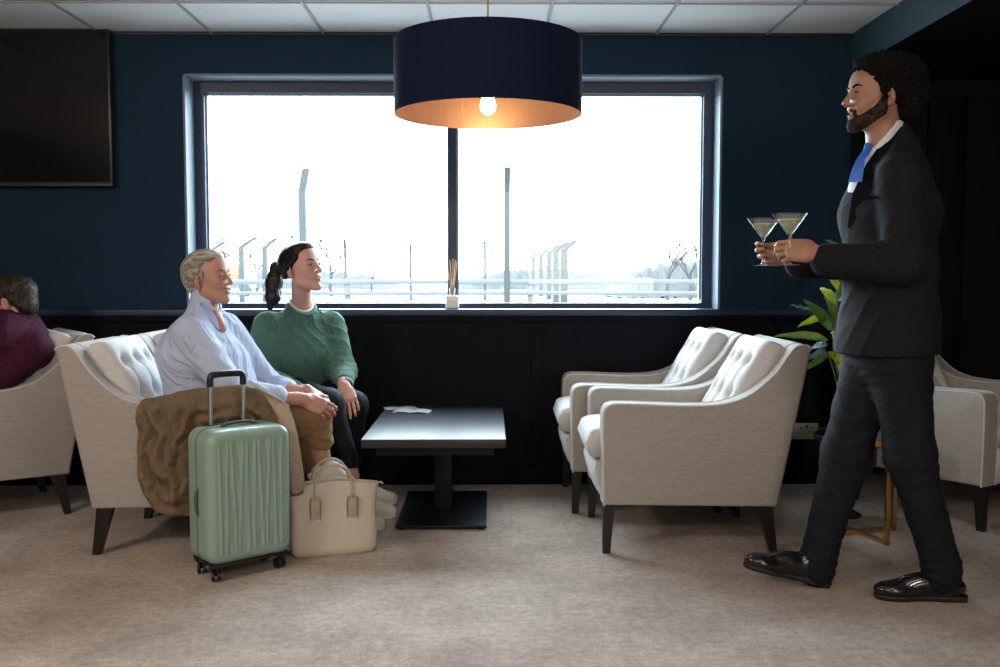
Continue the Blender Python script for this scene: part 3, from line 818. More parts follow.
        for ax in range(3):
            a1, a2 = (ax + 1) % 3, (ax + 2) % 3
            sl0 = [slice(None)] * 3; sl1 = [slice(None)] * 3; sl0[ax] = slice(0, -1); sl1[ax] = slice(1, None)
            x = ins[tuple(sl0)] != ins[tuple(sl1)]
            e = np.argwhere(x)
            e = e[(e[:, a1] > 0) & (e[:, a2] > 0) & (e[:, a1] < n[a1] - 1) & (e[:, a2] < n[a2] - 1)]
            fl = ins[e[:, 0], e[:, 1], e[:, 2]]
            def I(d1, d2):
                q = e.copy(); q[:, a1] -= d1; q[:, a2] -= d2; return ids[q[:, 0], q[:, 1], q[:, 2]]
            q = np.stack([I(1, 1), I(0, 1), I(0, 0), I(1, 0)], 1)
            q[~fl] = q[~fl][:, ::-1]
            quads.append(q)
        Q = np.concatenate(quads); Q = Q[(Q >= 0).all(1)]
        # a light relaxation
        for _ in range(1):
            A = np.zeros_like(V); cn = np.zeros(len(V))
            for i in range(4):
                np.add.at(A, Q[:, i], V[Q[:, (i + 1) % 4]]); np.add.at(cn, Q[:, i], 1)
            V = V * .5 + A / np.maximum(cn, 1)[:, None] * .5
        return V, Q
class Shell(Sd):
    """a thin layer lying on another sculpted surface, limited to a region"""
    def __init__(s, base, t): super().__init__(); s.base = base; s.t = t
    def ev(s, P, rb=0.0, C=None):
        ds = s.disp; s.disp = []; r = Sd.ev(s, P, rb, C); s.disp = ds
        bd = s.base.disp; s.base.disp = []; b = s.base.ev(P, rb, C) - s.t; s.base.disp = bd
        D = s.comb(b, r, .006, 'i')
        if C is not None:
            for f in s.disp: D = D + f(P, D).astype(np.float32)
        return D
def sdobj(name, sd, h, mats, parent, cls=None):
    V, Q = sd.mesh(h * RES)
    off = np.array(parent.matrix_basis.translation) if parent is not None else np.zeros(3)
    if parent is not None and parent.parent is not None: off = np.array(parent.parent.location)
    me = bpy.data.meshes.new(name)
    me.vertices.add(len(V)); me.vertices.foreach_set('co', (V - off).astype(np.float32).ravel())
    me.loops.add(len(Q) * 4); me.loops.foreach_set('vertex_index', Q.astype(np.int32).ravel())
    me.polygons.add(len(Q)); me.polygons.foreach_set('loop_start', (np.arange(len(Q)) * 4).astype(np.int32))
    try: me.polygons.foreach_set('loop_total', np.full(len(Q), 4, dtype=np.int32))
    except Exception: pass
    me.update(calc_edges=True)
    ms = mats if isinstance(mats, (list, tuple)) else [mats]
    o = link(name, me, ms, parent)
    if cls is not None:
        me.polygons.foreach_set('material_index', cls(V[Q].mean(1)).astype(np.int32))
    return o
RES = 1.0

def folds(amp, sc, seed, ax=(1, 1, 1)):
    """cloth wrinkles: warped ridges of the given spacing (m)"""
    rs = np.random.RandomState(seed); D = [nrm_(rs.normal(size=3) * np.array(ax)) for _ in range(5)]; ph = rs.uniform(0, 6, 8)
    fr = 2 * math.pi / sc
    def f(P, _):
        wv = .5 * np.sin(P @ D[0] * fr * .45 + ph[0]) + .5 * np.sin(P @ D[1] * fr * .37 + ph[1])
        a = np.sin(P @ D[2] * fr + 2.2 * wv + ph[2]); b = np.sin(P @ D[3] * fr * 1.6 + 2.6 * wv + ph[3]); m = .5 + .5 * np.sin(P @ D[4] * fr * .4 + ph[4])
        return -amp * (.65 * (1 - np.abs(a)) ** 2 * (.3 + m) + .35 * (1 - np.abs(b)) ** 2 - .3)
    return f
def away(f, c, r):
    c = V3(c)
    def g(P, D): return f(P, D) * (1 - np.exp(-((P - c) ** 2).sum(-1) / r ** 2))
    return g
def local_folds(c, rad, d, amp, sc, seed=0):
    """creases running across direction d near a joint"""
    c = V3(c); d = nrm_(d); o = nrm_(np.cross(d, (.3, .9, .2)))
    def f(P, _):
        Q = P - c; r2 = (Q * Q).sum(-1) / rad ** 2; m = np.exp(-r2)
        return -amp * m * np.abs(np.cos((Q @ d) / sc * math.pi + .8 * np.sin((Q @ o) / sc * 1.7 + seed))) ** .8
    return f

def frame(fwd, up):
    f = nrm_(fwd); r = nrm_(np.cross(f, nrm_(up))); u = np.cross(r, f)
    return np.stack([r, f, u], 1)          # columns: right, forward, up
class Head:
    def __init__(s, c, fwd, up=(0, 0, 1), k=1.0): s.c = V3(c); s.R = frame(fwd, up); s.k = k
    def w(s, p): return s.c + s.R @ (np.array(p, dtype=np.float32) * s.k)
    def loc(s, P): return ((P - s.c) @ s.R) / s.k
    def add(s, sd, male=False, smile=.5):
        k = s.k; w = s.w; R_ = s.R; s.smile = smile; s.sd = sd
        def E(c, r, kk=.02, rot=None, op='u'): sd.ell(w(c), [x * k for x in r], R_ if rot is None else R_ @ np.array(rot), kk * k, op)
        def Cn(a, b, ra, rb, kk=.012, op='u'): sd.cone(w(a), w(b), ra * k, rb * k, kk * k, None, op)
        E((0, -.018, .043), (.074, .094, .080))
        E((0, .030, .008), (.062, .058, .074), .03)
        E((0, .030, -.045), (.050, .048, .058), .03)
        jw = .050 if male else .044
        for x in (-1, 1):
            Cn((x * jw, .004, -.055), (x * .014, .066, -.098), .017, .016, .028)
            E((x * .037, .060, -.022), (.020, .019, .017), .022)
            if smile: E((x * .034, .068, -.040), (.014, .014, .013), .014)
        E((0, .076, -.100), (.018, .015, .016 if male else .014), .016)
        Cn((-.026, .078, .027), (.026, .078, .027), .009 + .002 * male, .009 + .002 * male, .02)
        E((0, .066, .060), (.046, .022, .030), .03)
        for x in (-1, 1):
            E((x * .031, .094, .006), (.017, .015, .011), .012, op='s')
            E((x * .031, .072, .006), (.0145, .0125, .0125), .004)
            up = ((.0185, .0840, .0085), (.026, .0875, .0122), (.036, .0862, .0122), (.0455, .0775, .0075)); lo = ((.0185, .0840, .0045), (.026, .0860, .0008), (.036, .0850, .0006), (.0455, .0775, .0045))
            for L_, r in ((up, .0036), (lo, .0032)):
                for i in range(3): Cn([L_[i][0] * x, *L_[i][1:]], [L_[i + 1][0] * x, *L_[i + 1][1:]], r, r, .003)
        Cn((0, .086, .022), (0, .108, -.018), .0070, .0090, .010)
        E((0, .1115, -.026), (.0100, .0105, .0090), .008)
        for x in (-1, 1): E((x * .0120, .1005, -.0300), (.0072, .0090, .0068), .006)
        for x in (-1, 1): E((x * .006, .104, -.0375), (.0030, .004, .003), .003, op='s')
        E((0, .078, -.058), (.026, .015, .022), .018)
        mw = .021 + .006 * smile; lift = .008 * smile
        s.mw, s.lift = mw, lift
        def lp(x, z, y): q = abs(x) / mw; return (x, y - .016 * q * q, z + lift * q * q)
        for (z, r, yy) in ((-.0525 + .001 * smile, .0040, .0935), (-.0660 - .002 * smile, .0050, .0915)):
            xs_ = [-mw, -mw * .66, -mw * .33, 0, mw * .33, mw * .66, mw]; up = z > -.06
            pts = [lp(x, z if abs(x) < mw * .99 else -.0585, yy) for x in xs_]; rr = [.0018, r * .75, r, r * (.85 if up else 1), r, r * .75, .0018]
            for i in range(6): Cn(pts[i], pts[i + 1], rr[i], rr[i + 1], .0035)
        for i in range(-2, 3):
            x = i * mw * .30; c = lp(x, -.0590, .0960); sd.ell(w(c), (.0068 * k, .0125 * k, (.0022 + .0040 * smile * (1 - abs(i) * .18)) * k), R_, .002, 's')
        for x in (-1, 1):
            q = R(18) * x; rot = np.array(Matrix.Rotation(-q, 3, 'Z') @ Matrix.Rotation(R(-12), 3, 'X'))
            E((x * .077, -.014, -.004), (.0065, .017, .030), .006, rot)
            E((x * .083, -.010, -.002), (.0045, .010, .018), .004, rot, 's')
            E((x * .074, -.006, -.030), (.005, .007, .009), .005)
    def surf(s, x, z, out=.0):
        """the point of the face straight ahead of (x, z)"""
        ys = np.linspace(.135, .0, 136); Pp = np.array([s.w((x, y, z)) for y in ys], dtype=np.float32)
        d = s.sd.ev(Pp); i = int(np.argmax(d < 0)); return s.w((x, ys[i] + out, z))
    def extras(s, parent, hair_m, brow_m, iris=(.06, .035, .02), teeth=True, male=False):
        k = s.k; off = V3(parent.location); kb = 1.25 if male else 1.0
        def ball(c, r, m, name, par=parent):
            bm = bmesh.new(); bmesh.ops.create_uvsphere(bm, u_segments=20, v_segments=14, radius=r * k)
            c = s.w(c) - off
            for v in bm.verts: v.co += Vector(c)
            return frombm(name, bm, m, par, auto=None)
        for x in (-1, 1):
            e = ball((x * .031, .0738, .006), .0130, M['sclera'], 'eye')
            ball((x * .0312, .0820, .0064), .0074, mat('iris', [c * .5 for c in iris], .35, spec=.25), 'iris', e)
            pb = [s.surf(x * a, b, .0008) for a, b in ((.013, .0265), (.021, .0300), (.030, .0325), (.039, .0325), (.047, .0275))]
            tube('eyebrow', [Vector(p - off) for p in pb], [.0026 * k * kb, .0034 * k * kb, .0034 * k * kb, .0028 * k, .0012 * k], brow_m, parent, n=8)
            pb = [s.surf(x * a, b, .0006) for a, b in ((.019, .0085), (.026, .0112), (.036, .0112), (.0455, .0070))]
            tube('eyelash', [Vector(p - off) for p in pb], [.0008 * k, .0013 * k, .0014 * k, .0010 * k], brow_m, parent, n=6)
        if teeth:
            bm = bmesh.new(); rows = []; mw, lf = s.mw, s.lift
            for z in (-.0535, -.0570, -.0610 - .002 * s.smile):
                rows.append([Vector(s.w((x, .0905 - .015 * (x / mw) ** 2, z + lf * (x / mw) ** 2)) - off) for x in np.linspace(-mw * .86, mw * .86, 17)])
            gridmesh(bm, rows); bmesh.ops.solidify(bm, geom=bm.faces[:], thickness=.003)
            frombm('teeth', bm, M['teeth'], parent, auto=None)
    def lips(s, P):
        L = s.loc(P); q = np.abs(L[:, 0]) / s.mw; zz = L[:, 2] - s.lift * q * q; y0 = .0885 - .016 * q * q
        return (q < 1.0) & (L[:, 1] > y0) & (zz < -.0510) & (zz > -.0705 - .002 * s.smile)
    def cavity(s, P):
        L = s.loc(P); q = np.abs(L[:, 0]) / s.mw; zz = L[:, 2] - s.lift * q * q
        return (q < .95) & (L[:, 1] > .070) & (L[:, 1] < .0880 - .016 * q * q) & (zz < -.053) & (zz > -.067)

def hand(sd, wrist, f, n, thumb, curl=(.3, .3, .35, .4), spread=.06, k=1.0, th=(.5, .3), thdir=None, flen=1.0):
    """palm, four fingers that bend towards n, and a thumb leaving the side of the palm"""
    w0 = V3(wrist); f = nrm_(f); n = nrm_(n - f * float(np.dot(n, f))) if isinstance(n, np.ndarray) else nrm_(np.array(n) - f * float(np.dot(n, f)))
    t = nrm_(V3(thumb) - f * float(np.dot(thumb, f)) - n * float(np.dot(thumb, n)))
    Rm = np.stack([t, f, n], 1)
    pc = w0 + f * .052 * k
    sd.ell(pc, (.040 * k, .052 * k, .0155 * k), Rm, .012)
    sd.box(pc + f * .008 * k, (.036 * k, .036 * k, .0125 * k), Rm, .011 * k, .012)
    sd.ell(w0 + f * .035 * k + t * .024 * k + n * .008 * k, (.018 * k, .032 * k, .015 * k), Rm, .014)
    sd.cone(w0 - f * .03 * k, w0 + f * .02 * k, .024 * k, .024 * k, .02, (n, .75))
    Ls = (.040, .045, .042, .033); tips = []
    for i in range(4):
        a = w0 + f * (.088 - (.003, 0, .003, .010)[i]) * k + t * (.030 - .020 * i) * k
        fan = (1.5 - i) * spread; d = nrm_(f + t * fan); ang = 0; r = (.0086, .0090, .0085, .0075)[i] * k
        p = a - d * .012 * k; q = a
        sd.cone(p, q, r * 1.05, r * 1.05, .008)
        p = a
        for j, (l, bend) in enumerate(((1.0, curl[i] * .8), (.62, curl[i] * 1.25), (.48, curl[i] * .9))):
            ang += bend; dd = d * math.cos(ang) + n * math.sin(ang)
            q = p + dd * Ls[i] * l * k * flen; r2 = r * (.93 if j < 2 else .86)
            sd.cone(p, q, r, r2, .0035); sd.ell(p, (r * 1.07,) * 3, None, .003); p = q; r = r2
        tips.append(p)
    b = w0 + f * .022 * k + t * .028 * k + n * .006 * k
    d0 = nrm_(thdir) if thdir is not None else nrm_(f * math.cos(th[0] + .25) + t * math.sin(th[0] + .25) + n * .35)
    m1 = b + d0 * .036 * k; d1 = nrm_(d0 * math.cos(th[1]) + f * math.sin(th[1]) * .9 + n * .2)
    m2 = m1 + d1 * .030 * k; d2 = nrm_(d1 + n * .15 + f * .1); m3 = m2 + d2 * .023 * k
    sd.cone(b, m1, .0135 * k, .0108 * k, .014); sd.cone(m1, m2, .0108 * k, .0098 * k, .004); sd.cone(m2, m3, .0098 * k, .0078 * k, .004)
    return tips

def shoe(sd_u, sole_sd, ankle, heel, toe, up=(0, 0, 1), wd=.045, tall=.075):
    """upper and sole between the heel and toe points on the sole plane"""
    heel, toe, up = V3(heel), V3(toe), nrm_(up); f = nrm_(toe - heel); L = float(np.linalg.norm(toe - heel)); s = np.cross(f, up); up = np.cross(s, f)
    Rm = np.stack([s, f, up], 1); a = V3(ankle)
    sd_u.ell(heel + f * .20 * L + up * .042, (.034, .22 * L, .042), Rm, .02)
    sd_u.ell(heel + f * .48 * L + up * .048, (.036, .26 * L, .044), Rm, .03)
    sd_u.ell(heel + f * .77 * L + up * .032, (wd * .95, .235 * L, .032), Rm, .03)
    sd_u.cone(heel + f * .22 * L + up * .05, heel + f * .24 * L + up * tall, .037, .038, .02, (s, .88))
    sd_u.cone(heel + f * .28 * L + up * (tall * .85), heel + f * .60 * L + up * .055, .028, .020, .02)
    sd_u.cut(heel + up * .012, -up)
    for x, hh in ((0.10, .031), (.30, .031), (.5, .030), (.70, wd * .95), (.86, wd * .80)):
        sole_sd.ell(heel + f * x * L + up * .014, (hh + .003, .14 * L, .03), Rm, .03)
    sole_sd.cut(heel + up * .020, up, .003); sole_sd.cut(heel + up * .0, -up, .003)
    return Rm, f, up, s, L

M['skin1'] = mat('skin_fair', (.44, .225, .16), .5, noise=25, var=.05, bump=(300, .08, .0006))
M['skin2'] = mat('skin_light', (.50, .27, .195), .47, noise=25, var=.04, bump=(300, .08, .0006))
M['skin3'] = mat('skin_olive', (.36, .185, .12), .48, noise=25, var=.06, bump=(300, .08, .0006))
M['lip'] = mat('lips', (.36, .145, .115), .45); M['mouth'] = mat('mouth_inside', (.05, .01, .01), .5)
M['sclera'] = mat('eye_white', (.75, .73, .70), .15); M['teeth'] = mat('teeth', (.80, .77, .70), .2)
def hairmat(name, c1, c2, sc=(1, 1, 1), rough=.42):
    m = mat(name, c1, rough); nt = m.node_tree; b = nt.nodes['Principled BSDF']
    tc = nd(nt, 'ShaderNodeTexCoord'); mp = nd(nt, 'ShaderNodeMapping'); mp.inputs['Scale'].default_value = sc
    n = nd(nt, 'ShaderNodeTexNoise'); n.inputs['Scale'].default_value = 60; n.inputs['Detail'].default_value = 6; n.inputs['Distortion'].default_value = .6
    r = nd(nt, 'ShaderNodeValToRGB'); r.color_ramp.elements[0].position = .38; r.color_ramp.elements[1].position = .62
    r.color_ramp.elements[0].color = (*c1, 1); r.color_ramp.elements[1].color = (*c2, 1); b.inputs['Specular IOR Level'].default_value = .2
    nt.links.new(tc.outputs['Object'], mp.inputs[0]); nt.links.new(mp.outputs[0], n.inputs['Vector']); nt.links.new(n.outputs[0], r.inputs[0]); nt.links.new(r.outputs[0], b.inputs['Base Color'])
    bp = nd(nt, 'ShaderNodeBump'); bp.inputs['Strength'].default_value = .8; bp.inputs['Distance'].default_value = .003
    nt.links.new(n.outputs[0], bp.inputs['Height']); nt.links.new(bp.outputs[0], b.inputs['Normal']); return m
M['suit'] = weave('charcoal_suiting', (.0085, .0088, .0115), .15, .9, 200, 200, .12, 0)
M['suit2'] = weave('charcoal_trousers', (.0065, .0085, .0125), .15, .85, 200, 200, .12, 0)
for _k in ('suit', 'suit2'): M[_k].node_tree.nodes['Principled BSDF'].inputs['Specular IOR Level'].default_value = .25
M['shirtw'] = mat('white_shirt', (.72, .74, .80), .7); M['tie'] = mat('blue_tie', (.03, .16, .62), .45, noise=160, var=.15)
M['shoeb'] = mat('black_leather', (.008, .007, .008), .16, coat=.5); M['soleb'] = mat('dark_sole', (.012, .008, .007), .55)
M['bshirt'] = mat('pale_blue_cotton', (.44, .51, .68), .8, noise=30, var=.04, bump=(90, .15, .001))
M['green'] = mat('green_sweatshirt', (.068, .145, .112), .95, spec=.2, sheen=.12, noise=120, var=.10, bump=(500, .3, .001))
M['denim'] = mat('navy_leggings', (.005, .007, .014), .7, noise=300, var=.3, spec=.25)
M['tan'] = weave('tan_trousers', (.23, .125, .055), .14, .8, 160, 160, .2, .1)
M['snk'] = mat('cream_sneaker', (.66, .62, .53), .55, bump=(120, .2, .001)); M['snks'] = mat('sneaker_sole', (.60, .57, .50), .6)
M['burg'] = mat('burgundy_shirt', (.040, .004, .020), .8, noise=40, var=.15, spec=.25)

def limb(sd, a, m, b, r1, r2, r3, k=.03): sd.cone(a, m, r1, r2, k); sd.cone(m, b, r2, r3, k)
def prs(o): return (0.0, 0.0, 0.0)
def start(label, c):
    return empty('person', (c[0], c[1], 0), 0, label, 'person')
def W_(root, p): return Vector(p) - root.location

# ---------------------------------------------------------------- the man in the suit carrying two cocktails
Y0 = 3.30
man = start('man in a dark suit and blue tie walking left, carrying two cocktails', (P(885, 500, Y0).x, Y0))
pel, chest, neckb = P(889, 335, 3.30), P(891, 215, 3.31), P(884, 150, 3.31)
hd = Head(P(876.5, 98.5, 3.30), (-1, -.10, .06), (.06, 0, 1), 1.0)
sn, en, wn_ = P(900, 178, 3.13), P(905, 262, 3.08), P(822, 260, 3.14)      # near arm
sf, ef, wf = P(884, 180, 3.49), P(888, 262, 3.52), P(797, 264, 3.36)       # far arm
hn, kn, an = P(899, 352, 3.23), P(910, 455, 3.215), P(942, 568, 3.20)       # near leg (rear)
hf, kf, af = P(876, 352, 3.38), P(846, 452, 3.38), P(817, 562, 3.36)       # far leg (leading)
body = Sd()
latm = nrm_((-.08, 1, 0))
body.cone(pel, chest, .125, .13, .05, (latm, 1.25)); body.cone(chest, P(889, 172, 3.31), .12, .060, .05, (latm, 1.5))
body.cone(neckb, hd.w((0, -.022, -.050)), .058, .055, .03); hd.add(body, True, .45)
for a, m_, b in ((sn, en, wn_), (sf, ef, wf)): limb(body, a, m_, b, .055, .042, .026)
for a, m_, b in ((hn, kn, an), (hf, kf, af)): limb(body, a, m_, b, .085, .055, .036)
# hands close on the stems: near hand at (789,251), far hand at (764,251)
GN, GF = P(788.5, 250, 3.155), P(762.5, 251, 3.34)
hand(body, P(816, 252.5, 3.135), (-.93, .05, .10), (-.25, .9, -.35), (-.05, -.35, .94), (.72, .85, .95, 1.05), .02, .98, th=(.1, .2), thdir=nrm_((-.93, .30, .18)))
hand(body, P(790, 255, 3.365), (-.95, -.02, .02), (.1, -.98, .1), (0, .12, 1), (.55, .68, .8, .9), .03, .98, th=(.1, .2), thdir=nrm_((-.95, -.20, .05)))
M_skin = [M['skin3'], M['lip'], M['mouth']]
def cls(hd):
    def f(P_):
        r = np.zeros(len(P_), dtype=int); r[hd.lips(P_)] = 1; r[hd.cavity(P_)] = 2; return r
    return f
sdobj('body', body, .0033, M_skin, man, cls(hd))
M['blackhair'] = hairmat('black_curls', (.0012, .001, .001), (.004, .003, .0025), rough=.85)
hd.extras(man, None, M['blackhair'], male=True)
def curls(amp, sc, seed):
    rs = np.random.RandomState(seed)
    def f(P_, _):
        q = P_ * (2 * math.pi / sc)
        w1 = np.sin(q[..., 0] + 1.3 * np.sin(q[..., 1] * .7)) * np.sin(q[..., 1] + 1.1 * np.sin(q[..., 2] * .8)) * np.sin(q[..., 2] + 1.2 * np.sin(q[..., 0] * .9))
        q2 = q * 2.1 + 1.7
        w2 = np.sin(q2[..., 0]) * np.sin(q2[..., 1]) * np.sin(q2[..., 2])
        return -amp * (w1 + .6 * w2)
    return f
hair = Sd(); W = hd.w
hair.ell(W((0, -.045, .070)), (.098, .108, .088), hd.R, .02); hair.ell(W((0, -.095, .045)), (.085, .075, .095), hd.R, .04)
hair.ell(W((0, .022, .100)), (.078, .062, .046), hd.R, .03); hair.ell(W((0, -.11, -.02)), (.062, .050, .060), hd.R, .04)
for x in (-1, 1): hair.cone(W((x * .074, .018, .05)), W((x * .076, .010, -.005)), .016, .009, .02)
hair.ell(W((0, .085, .002)), (.075, .050, .062), hd.R, .02, 's')
hair.disp = [curls(.010, .042, 3)]
sdobj('hair', hair, .0036, M['blackhair'], man)
beard = Shell(body, .0034)
for x in (-1, 1):
    beard.cone(W((x * .074, .008, .002)), W((x * .066, .012, -.045)), .009, .016, .012); beard.cone(W((x * .064, .016, -.050)), W((x * .022, .072, -.100)), .022, .026, .02)
    beard.cone(W((x * .004, .104, -.0440)), W((x * .026, .090, -.056)), .0058, .0060, .006); beard.cone(W((x * .026, .090, -.056)), W((x * .024, .080, -.085)), .0065, .012, .01)
beard.ell(W((0, .088, -.102)), (.030, .024, .022), hd.R, .012); beard.cone(W((-.010, .098, -.083)), W((.010, .098, -.083)), .007, .007, .006)
beard.disp = [curls(.0016, .012, 5)]
sdobj('beard', beard, .0026, hairmat('dark_beard', (.008, .005, .004), (.050, .028, .020), rough=.8), man)

jk = Sd()
jk.cone(P(889, 330, 3.30), P(890, 270, 3.30), .150, .142, .05, (latm, 1.16)); jk.cone(P(888, 270, 3.30), P(889, 212, 3.31), .138, .148, .05, (latm, 1.22))
jk.cone(P(889, 212, 3.31), P(891, 182, 3.31), .146, .108, .05, (latm, 1.55)); jk.cone(P(894, 176, 3.31), P(890, 140, 3.31), .098, .072, .05, (latm, 1.15))
for q_ in (sn, sf): jk.cone(P(892, 152, 3.31), Vector(q_) + Vector((0, 0, .006)), .066, .066, .05)
jk.cone(P(886, 345, 3.30), P(889, 320, 3.30), .158, .150, .05, (latm, 1.18)); jk.cone(P(886, 362, 3.30), P(886, 345, 3.30), .160, .158, .03, (latm, 1.18))
for a, m_, b in ((sn, en, wn_), (sf, ef, wf)):
    d_ = (Vector(b) - Vector(m_)).normalized(); jk.cone(a, m_, .070, .064, .03); jk.cone(m_, Vector(b) - d_ * .015, .064, .055, .03)
    pass
cufs = []
jk.cut(P(889, 353, 3.30), (.03, 0, -1), .01)
# open neck and V
_n = nrm_((-.78, 0, .62)); _t = nrm_((.62, 0, .78)); jk.box(V3(P(884, 144, 3.31)) + _n * .10, (.10, .14, .105), np.stack([_n, np.array((0, 1, 0)), _t], 1), .004, .006, 's')
jk.box(V3(P(862, 176, 3.31)) + _n * .01, (.045, .030, .085), np.array(Matrix.Rotation(R(-14), 3, 'Y')), .02, .01, 's')
jk.cone(P(884, 158, 3.31), P(878, 110, 3.30), .060, .068, .006, None, 's')
jk.disp = [folds(.0045, .16, 11), local_folds(Vector(en) + Vector((-.06, 0, 0)), .075, (.8, 0, .5), .011, .042, 1), local_folds(ef, .09, (1, 0, 0), .008, .03, 2), local_folds(P(870, 290, 3.15), .10, (.5, 0, .9), .005, .05, 2)]
j = sdobj('suit_jacket', jk, .0045, M['suit'], man)
# lapel, pocket and button
def ribbon(name, pts, nrm, wid, m, par, thick=.003, off=None):
    bm = bmesh.new(); off = par.location if off is None else off
    pts = [Vector(p) - off for p in pts]; rows = []
    for i, p in enumerate(pts):
        t = (pts[min(i + 1, len(pts) - 1)] - pts[max(0, i - 1)]).normalized(); n = Vector(nrm[i] if isinstance(nrm, list) else nrm).normalized(); s = t.cross(n).normalized()
        ww = wid[i] if isinstance(wid, list) else wid
        rows.append([p + s * ww * k for k in (-.5, -.25, 0, .25, .5)])
    gridmesh(bm, rows); bmesh.ops.solidify(bm, geom=bm.faces[:], thickness=thick)
    return frombm(name, bm, m, par, auto=30)
shirt = Sd()
shirt.cone(P(874, 190, 3.31), P(880, 160, 3.31), .085, .070, .03, (latm, 1.1)); shirt.cone(P(881, 152, 3.31), P(878, 138, 3.31), .068, .062, .02)
shirt.cone(P(883, 160, 3.31), P(876, 110, 3.30), .055, .058, .004, None, 's')
shirt.cone(P(878, 140, 3.31), P(886, 128, 3.31), .062, .058, .02)
shirt.box(V3(P(877, 139, 3.31)) + _n * .10, (.10, .14, .15), np.stack([_n, np.array((0, 1, 0)), _t], 1), .004, .004, 's'); shirt.cut(P(890, 122, 3.31), (0, 0, 1), .004)
sdobj('shirt', shirt, .0035, M['shirtw'], man)
tie = ribbon('tie', [P(866, 149, 3.27), P(861, 158, 3.255), P(858, 168, 3.25), P(855, 182, 3.25)], (-1, -.35, .2), [.030, .045, .060, .070], M['tie'], man, .006)
ball_ = Sd().cone(P(868, 147, 3.29), P(864.5, 155, 3.275), .016, .011, .01, ((1, 0, .3), .7)); sdobj('tie_knot', ball_, .003, M['tie'], man)
for s_, yy in ((1, 3.235), (-1, 3.385)):
    ribbon('lapel', [P(903, 127, 3.31 - .055 * s_), P(888, 144, yy - .002 * s_), P(874, 166, yy - .020 * s_), P(860, 196, yy - .016 * s_), P(849, 228, yy + .02 * s_)], [(-.55, -.6 * s_, .4)] * 2 + [(-.75, -.62 * s_, .1)] * 3, [.030, .050, .062, .060, .012], M['suit'], man, .006)
ribbon('breast_pocket', [P(857, 199, 3.165), P(877, 197, 3.145)], (-.25, -1, 0), .011, M['suit'], man, .004)

tr = Sd()
tr.cone(P(887, 340, 3.30), P(888, 352, 3.30), .128, .128, .05, (latm, 1.2))
for h_, k_, a_ in ((hn, kn, an), (hf, kf, af)):
    tr.cone(h_, k_, .106, .079, .045); tr.cone(k_, a_, .079, .060, .04); tr.cone(Vector(a_) - Vector((0, 0, .03)), Vector(a_) + (Vector(a_) - Vector(k_)).normalized() * -.014, .060, .061, .02)
tr.disp = [folds(.006, .17, 21, (1, 1, .5)), folds(.0025, .07, 24, (1, 1, .4)), local_folds(kf, .08, (.5, 0, 1), .006, .07, 1), local_folds(kn, .08, (-.5, 0, 1), .006, .07, 3), local_folds(an, .08, (.1, 0, 1), .009, .035, 3), local_folds(af, .08, (.1, 0, 1), .009, .035, 1), local_folds(P(860, 375, 3.30), .09, (.6, 0, .8), .007, .05, 1)]
sdobj('trousers', tr, .0045, M['suit2'], man)
for nm, ank, heel, toe, up_ in (('rear', an, FLP(964, 600), FLP(873, 598), (0, 0, 1)), ('lead', af, None, None, None)):
    u_, so_ = Sd(), Sd()
    if nm == 'rear': hl, te, up_ = Vector(heel), Vector(toe), (0, 0, 1); L_ = .305; te = hl + (te - hl).normalized() * L_
    else:
        hl = FLP(829, 588) + Vector((0, .02, 0)); te = hl + Vector((-.295, .0, .070)).normalized() * .315; up_ = (.25, 0, 1)
    Rm, f_, u2, s2, L2 = shoe(u_, so_, ank, hl, te, up_, .046, .095)
    so_.box(V3(hl) + f_ * .045 + u2 * .008, (.034, .045, .012), Rm, .006, .004)
    so_.cut(V3(hl) - u2 * .0, -u2, .002)
    if nm == 'rear': so_.pr = so_.pr
    sh_ = sdobj('shoe', u_, .003, M['shoeb'], man); so_.disp = []
    sdobj('sole', so_, .003, M['soleb'], sh_)
    for q in range(4):
        c_ = V3(hl) + f_ * (.40 + .06 * q) * L2 + u2 * (.095 - .011 * q)
        tube('lace', [Vector(c_ + s2 * x * .022 - u2 * abs(x) * .010) - man.location for x in (-1, -.4, .4, 1)], .0022, M['black'], sh_, n=6)
ring = tube('ring', [W_(man, p) for p in [P(790, 244.5, 3.115) + Vector((0, .0105 * math.cos(a), .0105 * math.sin(a))) for a in np.linspace(0, 6.283, 17)]], .0013, M['gold'], man, n=6)

# the two cocktails
def coupe(u, vb, vt, Y, lab):
    b, t = P(u, vb, Y), P(u, vt, Y); H_ = t.z - b.z; s = H_ / .172
    g = empty('cocktail_glass', (b.x, Y, b.z), 0, lab, 'cocktail glass', 'cocktails carried by the man')
    rr = .055 * s * 1.05; zb_ = .098 * s
    prof = [(0, 0), (.036 * s, 0), (.0365 * s, .0015), (.012 * s, .006 * s), (.0038 * s, .012 * s), (.0034 * s, .085 * s), (.0050 * s, zb_), (rr, H_), (rr - .0016, H_), (.0022, zb_ + .004), (0, zb_ + .003)]
    lathe('glass_body', prof, M['drinkglass'], g, n=48)
    z1_ = zb_ + (H_ - zb_) * .70; r1 = .0052 * s + (rr - .0055 * s) * .70 - .0022
    lathe('drink', [(0, zb_ + .006), (.0025, zb_ + .0065), (r1, z1_), (0, z1_)], M['drink'], g, n=40)
    bm = bmesh.new(); rn = random.Random(int(u))
    alathe(bm, [(r1 * .1, z1_ + .0003), (r1 * .97, z1_ + .0003), (r1 * .97, z1_ + .0035), (r1 * .1, z1_ + .003)], 32); frombm('foam', bm, mat('drink_foam', (.80, .78, .60), .6, noise=400, var=.2), g)
    return g
